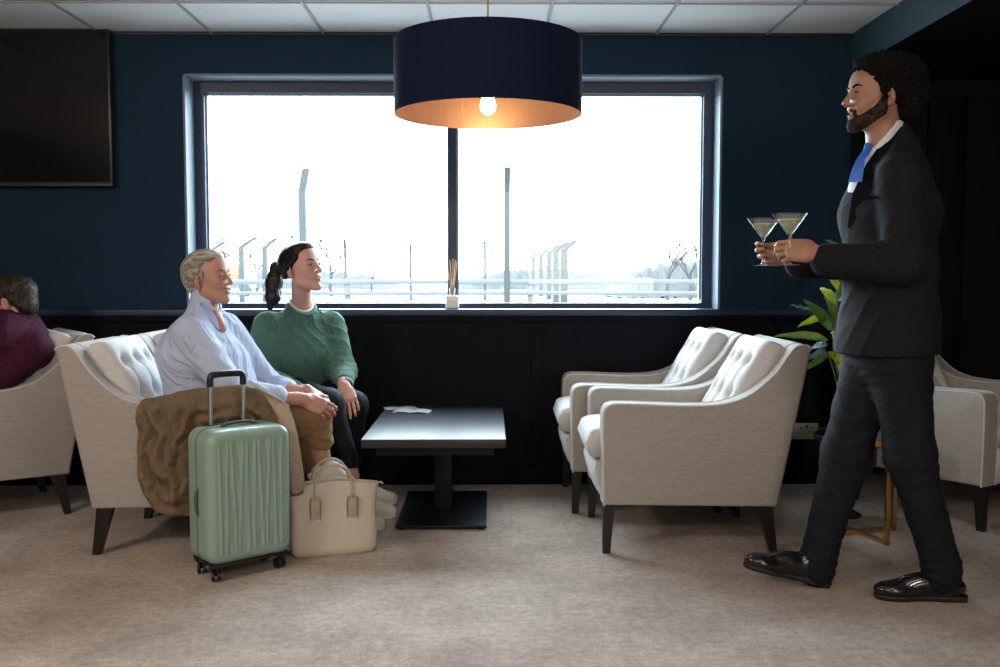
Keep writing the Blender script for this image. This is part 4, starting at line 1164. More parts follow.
def thin_glass(name, tint, base=.10):
    m = bpy.data.materials.new(name); m.use_nodes = True; nt = m.node_tree; nt.nodes.remove(nt.nodes['Principled BSDF']); out = nt.nodes['Material Output']
    t = nd(nt, 'ShaderNodeBsdfTransparent'); t.inputs[0].default_value = (*tint, 1)
    g = nd(nt, 'ShaderNodeBsdfGlossy'); g.inputs['Roughness'].default_value = .04; g.inputs[0].default_value = (1, 1, 1, 1)
    lw = nd(nt, 'ShaderNodeLayerWeight'); pw = nd(nt, 'ShaderNodeMath', operation='POWER'); pw.inputs[1].default_value = 2.2
    nt.links.new(lw.outputs['Facing'], pw.inputs[0]); f = nd(nt, 'ShaderNodeMapRange'); f.inputs[3].default_value = base; f.inputs[4].default_value = .85
    nt.links.new(pw.outputs[0], f.inputs[0]); mx = nd(nt, 'ShaderNodeMixShader'); nt.links.new(f.outputs[0], mx.inputs[0]); nt.links.new(t.outputs[0], mx.inputs[1]); nt.links.new(g.outputs[0], mx.inputs[2])
    nt.links.new(mx.outputs[0], out.inputs['Surface']); return m
M['drinkglass'] = thin_glass('cocktail_glass', (.95, .97, .97))
M['drink'] = mat('pale_cocktail', (.62, .62, .34), .25, noise=70, var=.2); M['drink'].node_tree.nodes['Principled BSDF'].inputs['Transmission Weight'].default_value = .35
coupe(789, 265.5, 213.5, GN.y - .004, 'pale cocktail in a stemmed glass, the right one of the two the man carries')
coupe(763, 266, 218.5, GF.y, 'pale cocktail in a stemmed glass, the left one of the two the man carries')

# ---------------------------------------------------------------- the grey-haired woman
w1 = start('grey-haired woman in a pale blue shirt and tan trousers sitting with crossed legs', (P(205, 500, 4.05).x, 4.05))
h1 = Head(P(209, 279, 4.03), (.95, -.30, .10), (-.08, 0, 1), .93)
nb1, ch1, pe1 = P(203, 318, 4.06), P(198, 352, 4.06), P(205, 402, 4.06)
s1n, e1n, w1n = P(190, 334, 3.91), P(234, 394, 3.84), P(306, 400, 3.92)
s1f, e1f, w1f = P(224, 328, 4.20), P(268, 385, 4.24), P(311, 394, 4.08)
lat1 = nrm_((.25, 1, 0))
b1 = Sd()
b1.cone(pe1, ch1, .13, .12, .05, (lat1, 1.25)); b1.cone(ch1, P(202, 326, 4.06), .11, .07, .05, (lat1, 1.5))
b1.cone(P(210, 314, 4.045), P(221, 328, 4.03), .044, .024, .03); b1.cone(nb1, h1.w((0, -.018, -.060)), .050, .048, .03); h1.add(b1, False, .9)
limb(b1, s1n, e1n, w1n, .050, .036, .0245); limb(b1, s1f, e1f, w1f, .048, .036, .0245)
hand(b1, P(304, 400, 3.925), (.90, .10, -.38), (-.2, .75, -.5), (.2, .5, .85), (.35, .45, .55, .6), .05, .93)
hand(b1, P(312, 392, 4.02), (.72, -.50, -.50), (-.35, .1, -.8), (.6, .4, .1), (.5, .55, .6, .6), .05, .93)
hp1n, kn1n, an1n = P(212, 412, 3.96), P(312, 414, 4.00), P(325, 470, 4.00)
hp1f, kn1f, an1f = P(222, 412, 4.15), P(302, 424, 4.17), P(334, 508, 4.13)
limb(b1, hp1n, kn1n, an1n, .085, .052, .032); limb(b1, hp1f, kn1f, an1f, .085, .052, .032)
sdobj('body', b1, .0033, [M['skin1'], M['lip'], M['mouth']], w1, cls(h1))
M['greyhair'] = hairmat('grey_blonde_hair', (.17, .145, .115), (.47, .43, .37), (.18, 1, .9)); M['greybrow'] = mat('grey_brow', (.16, .11, .08), .6)
h1.extras(w1, None, M['greybrow'], iris=(.08, .10, .10))
def strands(hd, amp, sc, seed, flow=(.25, 1, -.75)):
    """locks combed back over the skull"""
    fl = nrm_(flow); a_ = nrm_(np.cross(fl, (1, 0, 0))); b_ = np.array((1.0, 0, 0))
    def f(P_, _):
        L_ = hd.loc(P_.reshape(-1, 3)).reshape(P_.shape)
        th = np.arctan2(L_[..., 0], L_[..., 2] + .02); r = L_ @ a_
        q = (th * .085 + .5 * L_[..., 1] * .3 + .006 * np.sin(L_[..., 1] * 60 + seed)) / sc * 2 * math.pi
        return -amp * (np.abs(np.sin(q)) + .5 * np.abs(np.sin(q * 2.3 + 1 + r * 60)) - .8)
    return f
hr = Sd(); W = h1.w
hr.ell(W((0, -.030, .050)), (.077, .088, .074), h1.R, .02); hr.ell(W((0, -.072, .010)), (.066, .044, .070), h1.R, .03)
rh = random.Random(8)
for q in range(74):
    ph = R(-112 + 224 * q / 73 + rh.uniform(-2, 2)); side = abs(math.sin(ph)) ** 3
    t0_, t1_ = R(29 + 50 * side + rh.uniform(-4, 4)), R(150 - 10 * side); pts = []; rr = []
    for i in range(9):
        a_ = i / 8; th = t0_ + (t1_ - t0_) * a_
        lift = 1 + (.16 * math.exp(-((a_ - .10) / .22) ** 2) + .05) * (1 - side) + .05 * side + .012 * math.sin(q * 2.1)
        ph2 = ph + .10 * math.sin(a_ * 3 + q) + .16 * a_
        c = Vector((.080 * math.sin(th) * math.sin(ph2), -.018 + .098 * math.cos(th), .044 + .080 * math.sin(th) * math.cos(ph2))) * 1.0
        c = Vector((c.x * lift, c.y * (1 + (lift - 1) * .5), .044 + (c.z - .044) * lift))
        if a_ > .75: c.z -= (a_ - .75) * .16; c.y += (a_ - .75) * .06
        pts.append(W(c)); rr.append((.0066 if i else .004) * (1 - .55 * max(0, a_ - .7) / .3) * (.85 + .35 * ((q * 7) % 5) / 4))
    hr.chain(pts, rr, .0022)
for x in (-1, 1):
    hr.ell(W((x * .085, -.008, -.010)), (.020, .016, .030), h1.R, .008, 's')
    hr.cone(W((x * .078, .020, .030)), W((x * .078, .012, -.002)), .006, .003, .006)
hr.ell(W((0, .094, .000)), (.060, .046, .070), h1.R, .012, 's')
hr.disp = [strands(h1, .0012, .006, 2)]
sdobj('hair', hr, .0026, M['greyhair'], w1)
sh1 = Sd()
sh1.cone(P(203, 400, 4.06), ch1, .150, .145, .05, (lat1, 1.22)); sh1.cone(ch1, P(202, 330, 4.06), .140, .088, .05, (lat1, 1.45)); sh1.cone(P(203, 324, 4.06), P(204, 312, 4.06), .070, .060, .03)
sh1.cone(P(222, 366, 4.06), P(238, 402, 4.06), .11, .10, .06, (lat1, 1.3))
sh1.cone(s1n, e1n, .078, .062, .035); sh1.cone(e1n, P(276, 397, 3.88), .062, .050, .025); sh1.cone(s1f, e1f, .072, .060, .03); sh1.cone(e1f, P(288, 390, 4.18), .058, .048, .02)
sh1.cone(P(203, 322, 4.06), P(207, 297, 4.05), .074, .066, .02)
sh1.cone(P(204, 322, 4.055), P(210, 286, 4.04), .053, .054, .004, None, 's'); sh1.box(P(219, 294, 4.04), (.12, .12, .036), np.array(Matrix.Rotation(R(43), 3, 'Y')), .004, .004, 's'); sh1.cone(P(226, 302, 4.01), P(231, 330, 3.995), .058, .012, .006, None, 's')
sh1.cone(P(214, 318, 4.02), P(232, 336, 4.0), .030, .016, .01, None, 's')
sh1.disp = [away(folds(.0085, .10, 31), P(208, 306, 4.04), .12), away(folds(.003, .05, 32), P(208, 306, 4.04), .12), local_folds(e1n, .08, (1, .1, -.2), .010, .028, 1), local_folds(P(205, 350, 3.92), .10, (.6, .1, .8), .008, .05, 2)]
sdobj('shirt', sh1, .004, M['bshirt'], w1)
ribbon('collar', [P(200, 303, 3.975), P(207, 309, 3.965), P(213, 318, 3.955), P(219, 329, 3.955)], [(-.1, -.95, .3), (.1, -.9, .4), (.25, -.9, .3), (.3, -.9, .2)], [.010, .020, .028, .006], M['bshirt'], w1, .003)
ribbon('collar', [P(210, 303, 4.12), P(222, 309, 4.13), P(236, 324, 4.11)], [(.6, .3, .7), (.7, .1, .6), (.8, -.1, .5)], [.028, .036, .044], M['bshirt'], w1, .003)
for q in (P(276, 397, 3.88),): tube('rolled_cuff', [W_(w1, q + Vector((-.022, 0, .001))), W_(w1, q + Vector((.018, .004, -.002)))], [.051, .048], M['bshirt'], w1, n=28)
tr1 = Sd()
tr1.cone(P(205, 408, 3.99), P(208, 408, 4.12), .13, .13, .04)
tr1.cone(hp1n, kn1n, .105, .076, .04); tr1.cone(kn1n, P(320, 440, 4.00), .076, .056, .04)
tr1.cone(hp1f, kn1f, .100, .074, .04); tr1.cone(kn1f, P(322, 480, 4.15), .072, .056, .03)
tr1.cut(P(323, 450, 4.0), (.2, 0, -1)) if False else None
tr1.disp = [folds(.006, .09, 41), local_folds(kn1n, .07, (.5, 0, -.9), .008, .03, 1)]
sdobj('trousers', tr1, .0042, M['tan'], w1)
def sneaker(root, ank, hl, te, up_, L_=.265):
    u_, so_ = Sd(), Sd(); hl = Vector(hl); te = hl + (Vector(te) - hl).normalized() * L_
    Rm, f_, u2, s2, L2 = shoe(u_, so_, ank, hl, te, up_, .043, .085)
    sh_ = sdobj('sneaker', u_, .0032, M['snk'], root); sdobj('sole', so_, .0032, M['snks'], sh_)
    for q in range(5):
        c_ = V3(hl) + f_ * (.38 + .065 * q) * L2 + u2 * (.092 - .010 * q)
        tube('lace', [Vector(c_ + s2 * x * .024 - u2 * abs(x) * .012) - root.location for x in (-1, -.4, .4, 1)], .0030, M['white'], sh_, n=6)
sneaker(w1, an1n, P(309, 478, 3.99), P(364, 505, 3.98), (.3, 0, 1))
fl_ = FLP(326, 528); sneaker(w1, an1f, (fl_.x, 4.14, 0), (fl_.x + .3, 4.13, 0), (0, 0, 1))

# ---------------------------------------------------------------- the ponytailed woman
w2 = start('dark ponytailed woman in a green sweatshirt and navy leggings looking up and smiling', (P(300, 500, 4.68).x, 4.68))
h2 = Head(P(302, 269.5, 4.62), (.84, -.50, .20), (-.12, 0.02, 1), 1.0)
f2 = nrm_((.5, -.86, 0)); lat2 = nrm_((.86, .5, 0))
nb2, ch2, pe2 = P(301, 308, 4.68), P(300, 345, 4.68), P(293, 388, 4.78)
s2r, e2r, w2r = P(268, 326, 4.58), P(256, 376, 4.51), P(292, 389, 4.44)
s2l, e2l, w2l = P(331, 325, 4.76), P(343, 372, 4.68), P(344, 386, 4.46)
b2 = Sd()
b2.cone(pe2, ch2, .12, .11, .05, (lat2, 1.25)); b2.cone(ch2, P(300, 320, 4.68), .11, .06, .05, (lat2, 1.6))
b2.cone(nb2, h2.w((0, -.02, -.060)), .048, .046, .03); h2.add(b2, False, 1.0)
limb(b2, s2r, e2r, w2r, .046, .034, .023); limb(b2, s2l, e2l, w2l, .046, .034, .023)
hand(b2, P(345, 386, 4.46), (.30, -.55, -.62), (-.15, .55, -.70), (-.85, -.3, -.1), (.18, .22, .26, .32), .09, .95)
hand(b2, w2r, (.8, -.3, -.3), (0, 0, -1), (-.3, -.8, 0), (.4, .4, .4, .4), .05, .95)
hp2r, kn2r, an2r = P(280, 390, 4.70), P(329, 403, 4.36), P(353, 476, 4.34)
hp2l, kn2l, an2l = P(308, 390, 4.84), P(354, 405, 4.52), P(352, 480, 4.58)
limb(b2, hp2r, kn2r, an2r, .08, .050, .031); limb(b2, hp2l, kn2l, an2l, .08, .050, .031)
sdobj('body', b2, .0033, [M['skin2'], M['lip'], M['mouth']], w2, cls(h2))
M['darkhair'] = hairmat('dark_brown_hair', (.004, .003, .004), (.022, .014, .012), (1, 1, .3), .35)
h2.extras(w2, None, M['darkhair'])
hq = Sd(); W = h2.w
hq.ell(W((0, -.026, .050)), (.082, .096, .083), h2.R, .02); hq.ell(W((0, .030, .098)), (.060, .052, .030), h2.R, .03); hq.ell(W((0, -.085, .03)), (.05, .035, .05), h2.R, .03)
for x in (-1, 1): hq.cone(W((x * .070, .030, .055)), W((x * .076, -.010, .030)), .014, .012, .02); hq.cone(W((x * .074, -.02, .02)), W((x * .06, -.06, -.02)), .014, .014, .02)
hq.ell(W((0, .090, .004)), (.066, .052, .074), h2.R, .016, 's')
hq.disp = [strands(h2, .0016, .010, 1)]
hm_ = sdobj('hair', hq, .003, M['darkhair'], w2)
pt_ = Sd(); pp = [P(285, 263, 4.68), P(277, 268, 4.70), P(274, 282, 4.70), P(273, 297, 4.68), P(270, 308, 4.66)]
pt_.chain(pp, [.020, .030, .038, .034, .012], .02)
def pony(P_, _): return -.0030 * (np.abs(np.sin(P_[..., 0] * 420 + 3 * np.sin(P_[..., 2] * 30))) + np.abs(np.sin(P_[..., 1] * 380 + 2 * np.sin(P_[..., 2] * 22))) - 1)
pt_.disp = [pony]; sdobj('ponytail', pt_, .003, M['darkhair'], w2)
tube('hair_tie', [W_(w2, P(283, 264, 4.68) + Vector((.006, .0, 0))), W_(w2, P(280, 265, 4.69))], .024, mat('hair_tie', (.10, .10, .14), .6), w2, n=20)
tube('earring', [W_(w2, Vector(h2.w((.078, -.006, -.042))) + Vector((.006 * math.cos(a), 0, .006 * math.sin(a)))) for a in np.linspace(0, 6.283, 13)], .0012, M['gold'], w2, n=6)
sw = Sd()
sw.cone(P(296, 386, 4.74), P(299, 350, 4.69), .142, .138, .05, (lat2, 1.25)); sw.cone(P(299, 350, 4.69), P(301, 322, 4.68), .135, .078, .05, (lat2, 1.75)); sw.cone(P(301, 318, 4.68), P(300, 306, 4.69), .068, .060, .04)
sw.cone(s2r, e2r, .074, .068, .035); sw.cone(e2r, w2r, .068, .050, .03); sw.cone(s2l, e2l, .072, .064, .035); sw.cone(e2l, P(345, 381, 4.52), .062, .044, .03)
sw.cone(P(302, 318, 4.665), P(306, 285, 4.62), .050, .072, .006, None, 's'); sw.ell(V3(P(303, 312, 4.66)) + f2 * .050, (.040, .040, .018), None, .008, 's')
sw.disp = [folds(.006, .12, 51), folds(.003, .05, 53), local_folds(e2l, .07, (.2, -.2, -1), .009, .03, 1), local_folds(e2r, .08, (.2, -.2, -1), .009, .035, 1)]
sdobj('sweatshirt', sw, .004, M['green'], w2)
M['rib'] = mat('green_ribbing', (.052, .145, .105), .9, sheen=.3, bump=(300, .5, .0015))
tube('sleeve_cuff', [W_(w2, P(345, 379, 4.545)), W_(w2, P(345.5, 386, 4.475))], [.040, .037], M['rib'], w2, n=28)
nc2 = []
for a in np.linspace(0, 2 * math.pi, 41):
    fr = math.cos(a); o_ = Vector(f2) * (.066 * fr) + Vector(lat2) * (.066 * math.sin(a)); nc2.append(P(301, 304.5, 4.68) + o_ + Vector((0, 0, -.046 * max(0, fr) ** 1.3 + .006 * (1 - abs(fr)))))
tube('neck_ribbing', [W_(w2, p + Vector((0, 0, -.006))) for p in nc2], .0105, M['rib'], w2, n=10)
tube('tshirt_collar', [W_(w2, P(301, 304.5, 4.68) + Vector(((p - P(301, 304.5, 4.68)).x * .86, (p - P(301, 304.5, 4.68)).y * .86, (p - P(301, 304.5, 4.68)).z * .86)) + Vector((0, 0, .006))) for p in nc2], .0070, M['white'], w2, n=10)
for (a_, b_, c_) in ((P(286, 308, 4.565), P(278, 326, 4.53), P(272, 344, 4.53)), (P(317, 308, 4.64), P(329, 322, 4.66), P(337, 342, 4.69))):
    tube('raglan_seam', [W_(w2, p) for p in cat([a_, b_, c_], 6)], .0035, M['rib'], w2, n=8)
lg = Sd(); lg.cone(P(288, 395, 4.70), P(302, 395, 4.84), .115, .115, .04)
lg.cone(hp2r, kn2r, .092, .064, .04); lg.cone(kn2r, P(350, 463, 4.345), .064, .041, .03); lg.cone(hp2l, kn2l, .092, .064, .04); lg.cone(kn2l, P(352, 468, 4.57), .064, .042, .03)
lg.disp = [folds(.002, .06, 61), local_folds(kn2r, .05, (.3, 0, -.9), .004, .02, 1)]
sdobj('leggings', lg, .0038, M['denim'], w2)
q_ = FLP(351, 505); sneaker(w2, an2r, (P(341, 500, 4.37).x, 4.375, 0), (P(341, 500, 4.37).x + .3, 4.33, 0), (0, 0, 1))
sneaker(w2, an2l, (P(344, 490, 4.62).x, 4.62, 0), (P(344, 490, 4.62).x + .26, 4.60, 0), (0, 0, 1))

# ---------------------------------------------------------------- the man at the left edge
m2 = start('man in a burgundy shirt at the left edge, sitting with his back to the women', (-2.30, 4.50))
h3 = Head(P(12, 303, 4.50), (-.97, .10, -.10), (0, 0, 1), 1.0)
b3 = Sd(); f3 = nrm_((-.81, -.58, 0)); lat3 = nrm_((-.58, .81, 0))
pe3, ch3, nb3 = Vector((-2.44, 4.42, .60)), Vector((-2.28, 4.50, .82)), P(30, 329, 4.52)
b3.cone(pe3, ch3, .13, .12, .05, (lat3, 1.25)); b3.cone(ch3, P(26, 338, 4.52), .11, .07, .05, (lat3, 1.5)); b3.cone(nb3, h3.w((0, -.02, -.05)), .056, .054, .03); h3.add(b3, True, .3)
s3n, e3n, w3n = P(36, 350, 4.43), P(3, 377, 4.36), P(-45, 374, 4.25)
s3f, e3f, w3f = P(8, 345, 4.66), P(-40, 385, 4.70), P(-70, 380, 4.50)
limb(b3, s3n, e3n, w3n, .052, .040, .026); limb(b3, s3f, e3f, w3f, .052, .040, .026)
hand(b3, w3n, (-.9, -.3, .1), (0, 0, -1), (.3, -.9, 0), (.4, .4, .4, .4), .05, 1); hand(b3, w3f, (-.9, -.3, .1), (0, 0, -1), (0, .9, 0), (.4, .4, .4, .4), .05, 1)
for s_ in (-1, 1):
    o_ = Vector((-.58, .81, 0)) * s_ * .10; a_ = pe3 + o_ - Vector((0, 0, .04)); k_ = a_ + Vector((-.81, -.58, 0)) * .43 + Vector((0, 0, .03)); n_ = Vector((k_.x - .05, k_.y - .03, .09))
    limb(b3, a_, k_, n_, .085, .055, .036)
sdobj('body', b3, .0036, [M['skin1'], M['lip'], M['mouth']], m2, cls(h3))
M['brownhair'] = hairmat('short_brown_hair', (.008, .006, .005), (.050, .036, .028), (1, 1, .5)); h3.extras(m2, None, M['brownhair'], teeth=False)
h_ = Sd(); W = h3.w
h_.ell(W((0, -.028, .052)), (.083, .099, .082), h3.R, .02); h_.ell(W((0, .034, .100)), (.062, .050, .036), h3.R, .03); h_.ell(W((0, -.075, -.015)), (.060, .045, .055), h3.R, .03)
for x in (-1, 1): h_.cone(W((x * .072, .014, .045)), W((x * .074, .004, .0)), .010, .007, .02)
h_.ell(W((0, .090, .000)), (.072, .052, .070), h3.R, .016, 's')
h_.disp = [strands(h3, .0022, .012, 4)]
sdobj('hair', h_, .003, M['brownhair'], m2)
bs_ = Sd()
bs_.cone(pe3, ch3, .148, .148, .05, (lat3, 1.22)); bs_.cone(ch3, P(28, 340, 4.52), .140, .085, .05, (lat3, 1.5)); bs_.cone(P(29, 334, 4.52), P(27, 325, 4.51), .070, .062, .03)
bs_.cone(s3n, e3n, .082, .066, .035); bs_.cone(e3n, w3n, .066, .045, .03); bs_.cone(s3f, e3f, .080, .066, .035); bs_.cone(e3f, w3f, .066, .045, .03)
bs_.cone(h3.w((0, -.02, -.10)), h3.w((0, .0, -.02)), .060, .07, .006, None, 's')
bs_.disp = [folds(.006, .09, 71), folds(.003, .045, 72)]
sdobj('shirt', bs_, .0042, M['burg'], m2)
tr3 = Sd()
for s_ in (-1, 1):
    o_ = Vector((-.58, .81, 0)) * s_ * .10; a_ = pe3 + o_ - Vector((0, 0, .04)); k_ = a_ + Vector((-.81, -.58, 0)) * .43 + Vector((0, 0, .03)); n_ = Vector((k_.x - .05, k_.y - .03, .09))
    tr3.cone(a_, k_, .100, .072, .05); tr3.cone(k_, n_ + Vector((0, 0, .03)), .072, .055, .03)
sdobj('trousers', tr3, .005, M['denim'], m2)
for s_ in (-1, 1):
    o_ = Vector((-.58, .81, 0)) * s_ * .10; a_ = pe3 + o_; k_ = a_ + Vector((-.81, -.58, 0)) * .48; hl = Vector((k_.x + .05, k_.y + .03, 0)); u_, so_ = Sd(), Sd()
    shoe(u_, so_, hl, hl, hl + Vector((-.24, -.17, 0)), (0, 0, 1), .045, .09); x_ = sdobj('shoe', u_, .004, M['shoeb'], m2); sdobj('sole', so_, .004, M['soleb'], x_)

# ================================================================== THE COAT over the arm
M['coat'] = mat('tan_gabardine', (.315, .228, .135), .8, noise=14, var=.08, bump=(500, .12, .0006))
coat = empty('trench_coat', (P(215, 500, 3.7).x, 3.72, 0), 0, 'tan trench coat draped over the armchair arm behind the green suitcase', 'coat')
def drape(name, rows, m, nu=110, nv=110, fold=.016, seed=1, thick=.006, warp=1.0):
    """rows: control rows from the inner edge over the arm down to the hem; each a list of (u, v, Y)"""
    ctrl = [cat([P(*c) for c in r], 24) for r in rows]
    def samp(l, t):
        x = t * (len(l) - 1); i = min(int(x), len(l) - 2); return l[i].lerp(l[i + 1], x - i)
    cols = []
    for i in range(nu + 1):
        c = cat([samp(r, i / nu) for r in ctrl], 24); cols.append([samp(c, j / nv) for j in range(nv + 1)])
    bm = bmesh.new(); out = []
    for i in range(nu + 1):
        row = []
        for j in range(nv + 1):
            p = cols[i][j]; s, t = i / nu, j / nv
            a = cols[min(i + 1, nu)][j] - cols[max(i - 1, 0)][j]; b = cols[i][min(j + 1, nv)] - cols[i][max(j - 1, 0)]
            n = a.cross(b); n = n.normalized() if n.length > 1e-9 else Vector((0, -1, 0))
            if n.y > 0: n = -n
            w = .42 * math.sin(t * 4.2 + seed + s * 3) + .22 * math.sin(t * 9 + s * 6 + seed * 2) * warp
            q = s * 3.1 + t * 1.1 + w * 1.1 + seed; m1 = .55 + .45 * math.sin(s * 7 + t * 5 + seed)
            f = m1 * (1 - abs(math.sin(q * math.pi))) ** 1.5 + .6 * (1.2 - m1) * (1 - abs(math.sin((s * 4.5 - t * 2.4 + .5 * math.sin(t * 6 + s * 3)) * math.pi + 1.1))) ** 1.8 + .45 * (1 - abs(math.sin((t * 2.6 + s * 2.0 + .5 * math.sin(s * 7 + 1)) * math.pi))) ** 2.2
            e = min(1, 6 * min(s, 1 - s) + .25) * (.35 + .65 * min(1, t * 2.5))
            row.append(p + n * fold * (f - .35) * e)
        out.append(row)
    gridmesh(bm, out)
    bmesh.ops.solidify(bm, geom=bm.faces[:], thickness=thick)
    o = frombm(name, bm, m, coat, auto=None); o.matrix_parent_inverse = Matrix.Translation(-coat.location); return o
def seg_d(px_, py_, pl):
    """distance to a polyline and the place along it"""
    best = np.full(px_.shape, 1e9); n = len(pl) - 1; tt = np.zeros(px_.shape)
    for i in range(n):
        ax, ay = pl[i]; bx, by = pl[i + 1]; dx, dy = bx - ax, by - ay
        t = np.clip(((px_ - ax) * dx + (py_ - ay) * dy) / (dx * dx + dy * dy + 1e-9), 0, 1)
        d = np.hypot(px_ - ax - t * dx, py_ - ay - t * dy); m = d < best; best = np.where(m, d, best); tt = np.where(m, (i + t) / n, tt)
    return best, tt
# the main folds of the hanging cloth: course, half width, height (m)
RIDGES = [([(151, 398), (158, 418), (166, 434), (160, 460), (168, 482)], 8, .042), ([(168, 396), (174, 416), (180, 436), (186, 456)], 7, .040), ([(142, 470), (150, 492), (164, 506), (188, 513)], 7, .030),
          ([(152, 446), (166, 462), (176, 482), (182, 506)], 7, .038), ([(142, 404), (146, 430), (143, 456), (148, 480)], 6, .026), ([(183, 396), (190, 412), (188, 430), (176, 446), (172, 470)], 6, .034),
          ([(170, 398), (196, 393), (225, 391), (262, 394)], 5, .024), ([(188, 408), (214, 403), (245, 402), (268, 412), (280, 436)], 6, .036), ([(196, 422), (222, 414), (246, 416), (264, 430), (276, 456)], 6, .034),
          ([(250, 392), (274, 400), (288, 420), (294, 456), (298, 492)], 6, .034), ([(202, 396), (208, 412), (204, 432), (210, 460)], 6, .028), ([(228, 394), (236, 410), (232, 428), (238, 460)], 6, .026),
          ([(158, 484), (170, 496), (186, 498)], 6, .030), ([(190, 440), (186, 466), (190, 500)], 7, .030), ([(156, 412), (164, 400), (180, 404), (196, 418)], 5, .030), ([(215, 425), (225, 450), (220, 500)], 9, .03), ([(250, 430), (258, 460), (252, 500)], 9, .03)]
def hang(name, rows, m, nu, nv):
    ctrl = [cat([Vector(c) for c in r], 16) for r in rows]
    def samp(l, t):
        x = t * (len(l) - 1); i = min(int(x), len(l) - 2); return l[i].lerp(l[i + 1], x - i)
    G = []
    for i in range(nu + 1):
        c = cat([samp(r, i / nu) for r in ctrl], 16); G.append([samp(c, j / nv)[:] for j in range(nv + 1)])
    G = np.array(G); U, Vv, Yy = G[..., 0], G[..., 1], G[..., 2]
    wu = U + 2.2 * np.sin(Vv * .11 + U * .05) + 1.0 * np.sin(Vv * .27 + 1); wv = Vv + 2.0 * np.sin(U * .13 + 2)
    H_ = np.zeros(U.shape)
    for pl, wd, hh in RIDGES:
        d, t = seg_d(wu, wv, pl); e = np.minimum(1, 5 * np.minimum(t, 1 - t) + .45)
        h = hh * 1.55 * e * np.maximum(0, 1 - (d / (wd * 1.5)) ** 1.5)
        H_ = np.maximum(H_, h) + .18 * np.minimum(H_, h)
    H_ += .0040 * (1 - np.abs(np.sin(wu * .33 + wv * .16 + np.sin(wv * .12) * 2))) + .0030 * (1 - np.abs(np.sin(wv * .37 - wu * .22 + 1)))
    up_ = np.clip((Vv - 392) / 16, 0, 1)
    bm = bmesh.new(); rows_ = []
    for i in range(nu + 1):
        rows_.append([P(U[i, j], Vv[i, j], Yy[i, j]) + Vector((0, -H_[i, j] * (.25 + .75 * up_[i, j]), H_[i, j] * .35 * (1 - up_[i, j]))) for j in range(nv + 1)])
    gridmesh(bm, rows_); bmesh.ops.solidify(bm, geom=bm.faces[:], thickness=.005)
    o = frombm(name, bm, m, coat, auto=None); o.matrix_parent_inverse = Matrix.Translation(-coat.location); return o
hang('coat_body', [
    [(160, 404, 3.95), (190, 401, 3.95), (230, 399, 3.95), (262, 399, 3.95), (287, 412, 3.95)],
    [(149, 400, 3.85), (185, 395, 3.84), (225, 390, 3.84), (258, 390, 3.84), (288, 404, 3.85)],
    [(141, 404, 3.745), (183, 397, 3.738), (225, 392, 3.738), (262, 394, 3.738), (293, 416, 3.745)],
    [(138, 428, 3.738), (180, 428, 3.735), (225, 428, 3.735), (262, 428, 3.735), (298, 440, 3.738)],
    [(141, 458, 3.738), (172, 462, 3.735), (222, 466, 3.735), (262, 466, 3.735), (302, 468, 3.738)],
    [(143, 484, 3.736), (170, 492, 3.735), (222, 496, 3.735), (262, 490, 3.735), (304, 486, 3.738)],
    [(154, 506, 3.732), (178, 514, 3.735), (222, 512, 3.735), (262, 504, 3.735), (304, 493, 3.738)]], M['coat'], 170, 150)
drape('coat_facing', [
    [(246, 391, 3.745), (254, 387, 3.745), (262, 388, 3.745)],
    [(264, 396, 3.69), (273, 396, 3.68), (282, 400, 3.69)],
    [(276, 415, 3.67), (284, 413, 3.665), (292, 414, 3.67)],
    [(283, 445, 3.665), (290, 443, 3.66), (299, 442, 3.665)],
    [(287, 478, 3.67), (294, 480, 3.665), (304, 476, 3.67)],
    [(288, 490, 3.675), (296, 494, 3.67), (305, 488, 3.675)]], mat('coat_lining', (.42, .33, .25), .75, noise=60, var=.08), nu=16, nv=70, seed=.4, fold=.004)
ob = ribbon('sleeve_tab', [P(140, 421, 3.70), P(147, 423, 3.698), P(155, 413, 3.695), P(160, 402, 3.70)], (-.1, -1, .1), [.030, .034, .030, .026], M['coat'], coat, .006)
bt_ = Sd().ell(P(148, 420.5, 3.692), (.009, .004, .009), None, .005); sdobj('coat_button', bt_, .0015, mat('horn_button', (.12, .065, .03), .35), coat)

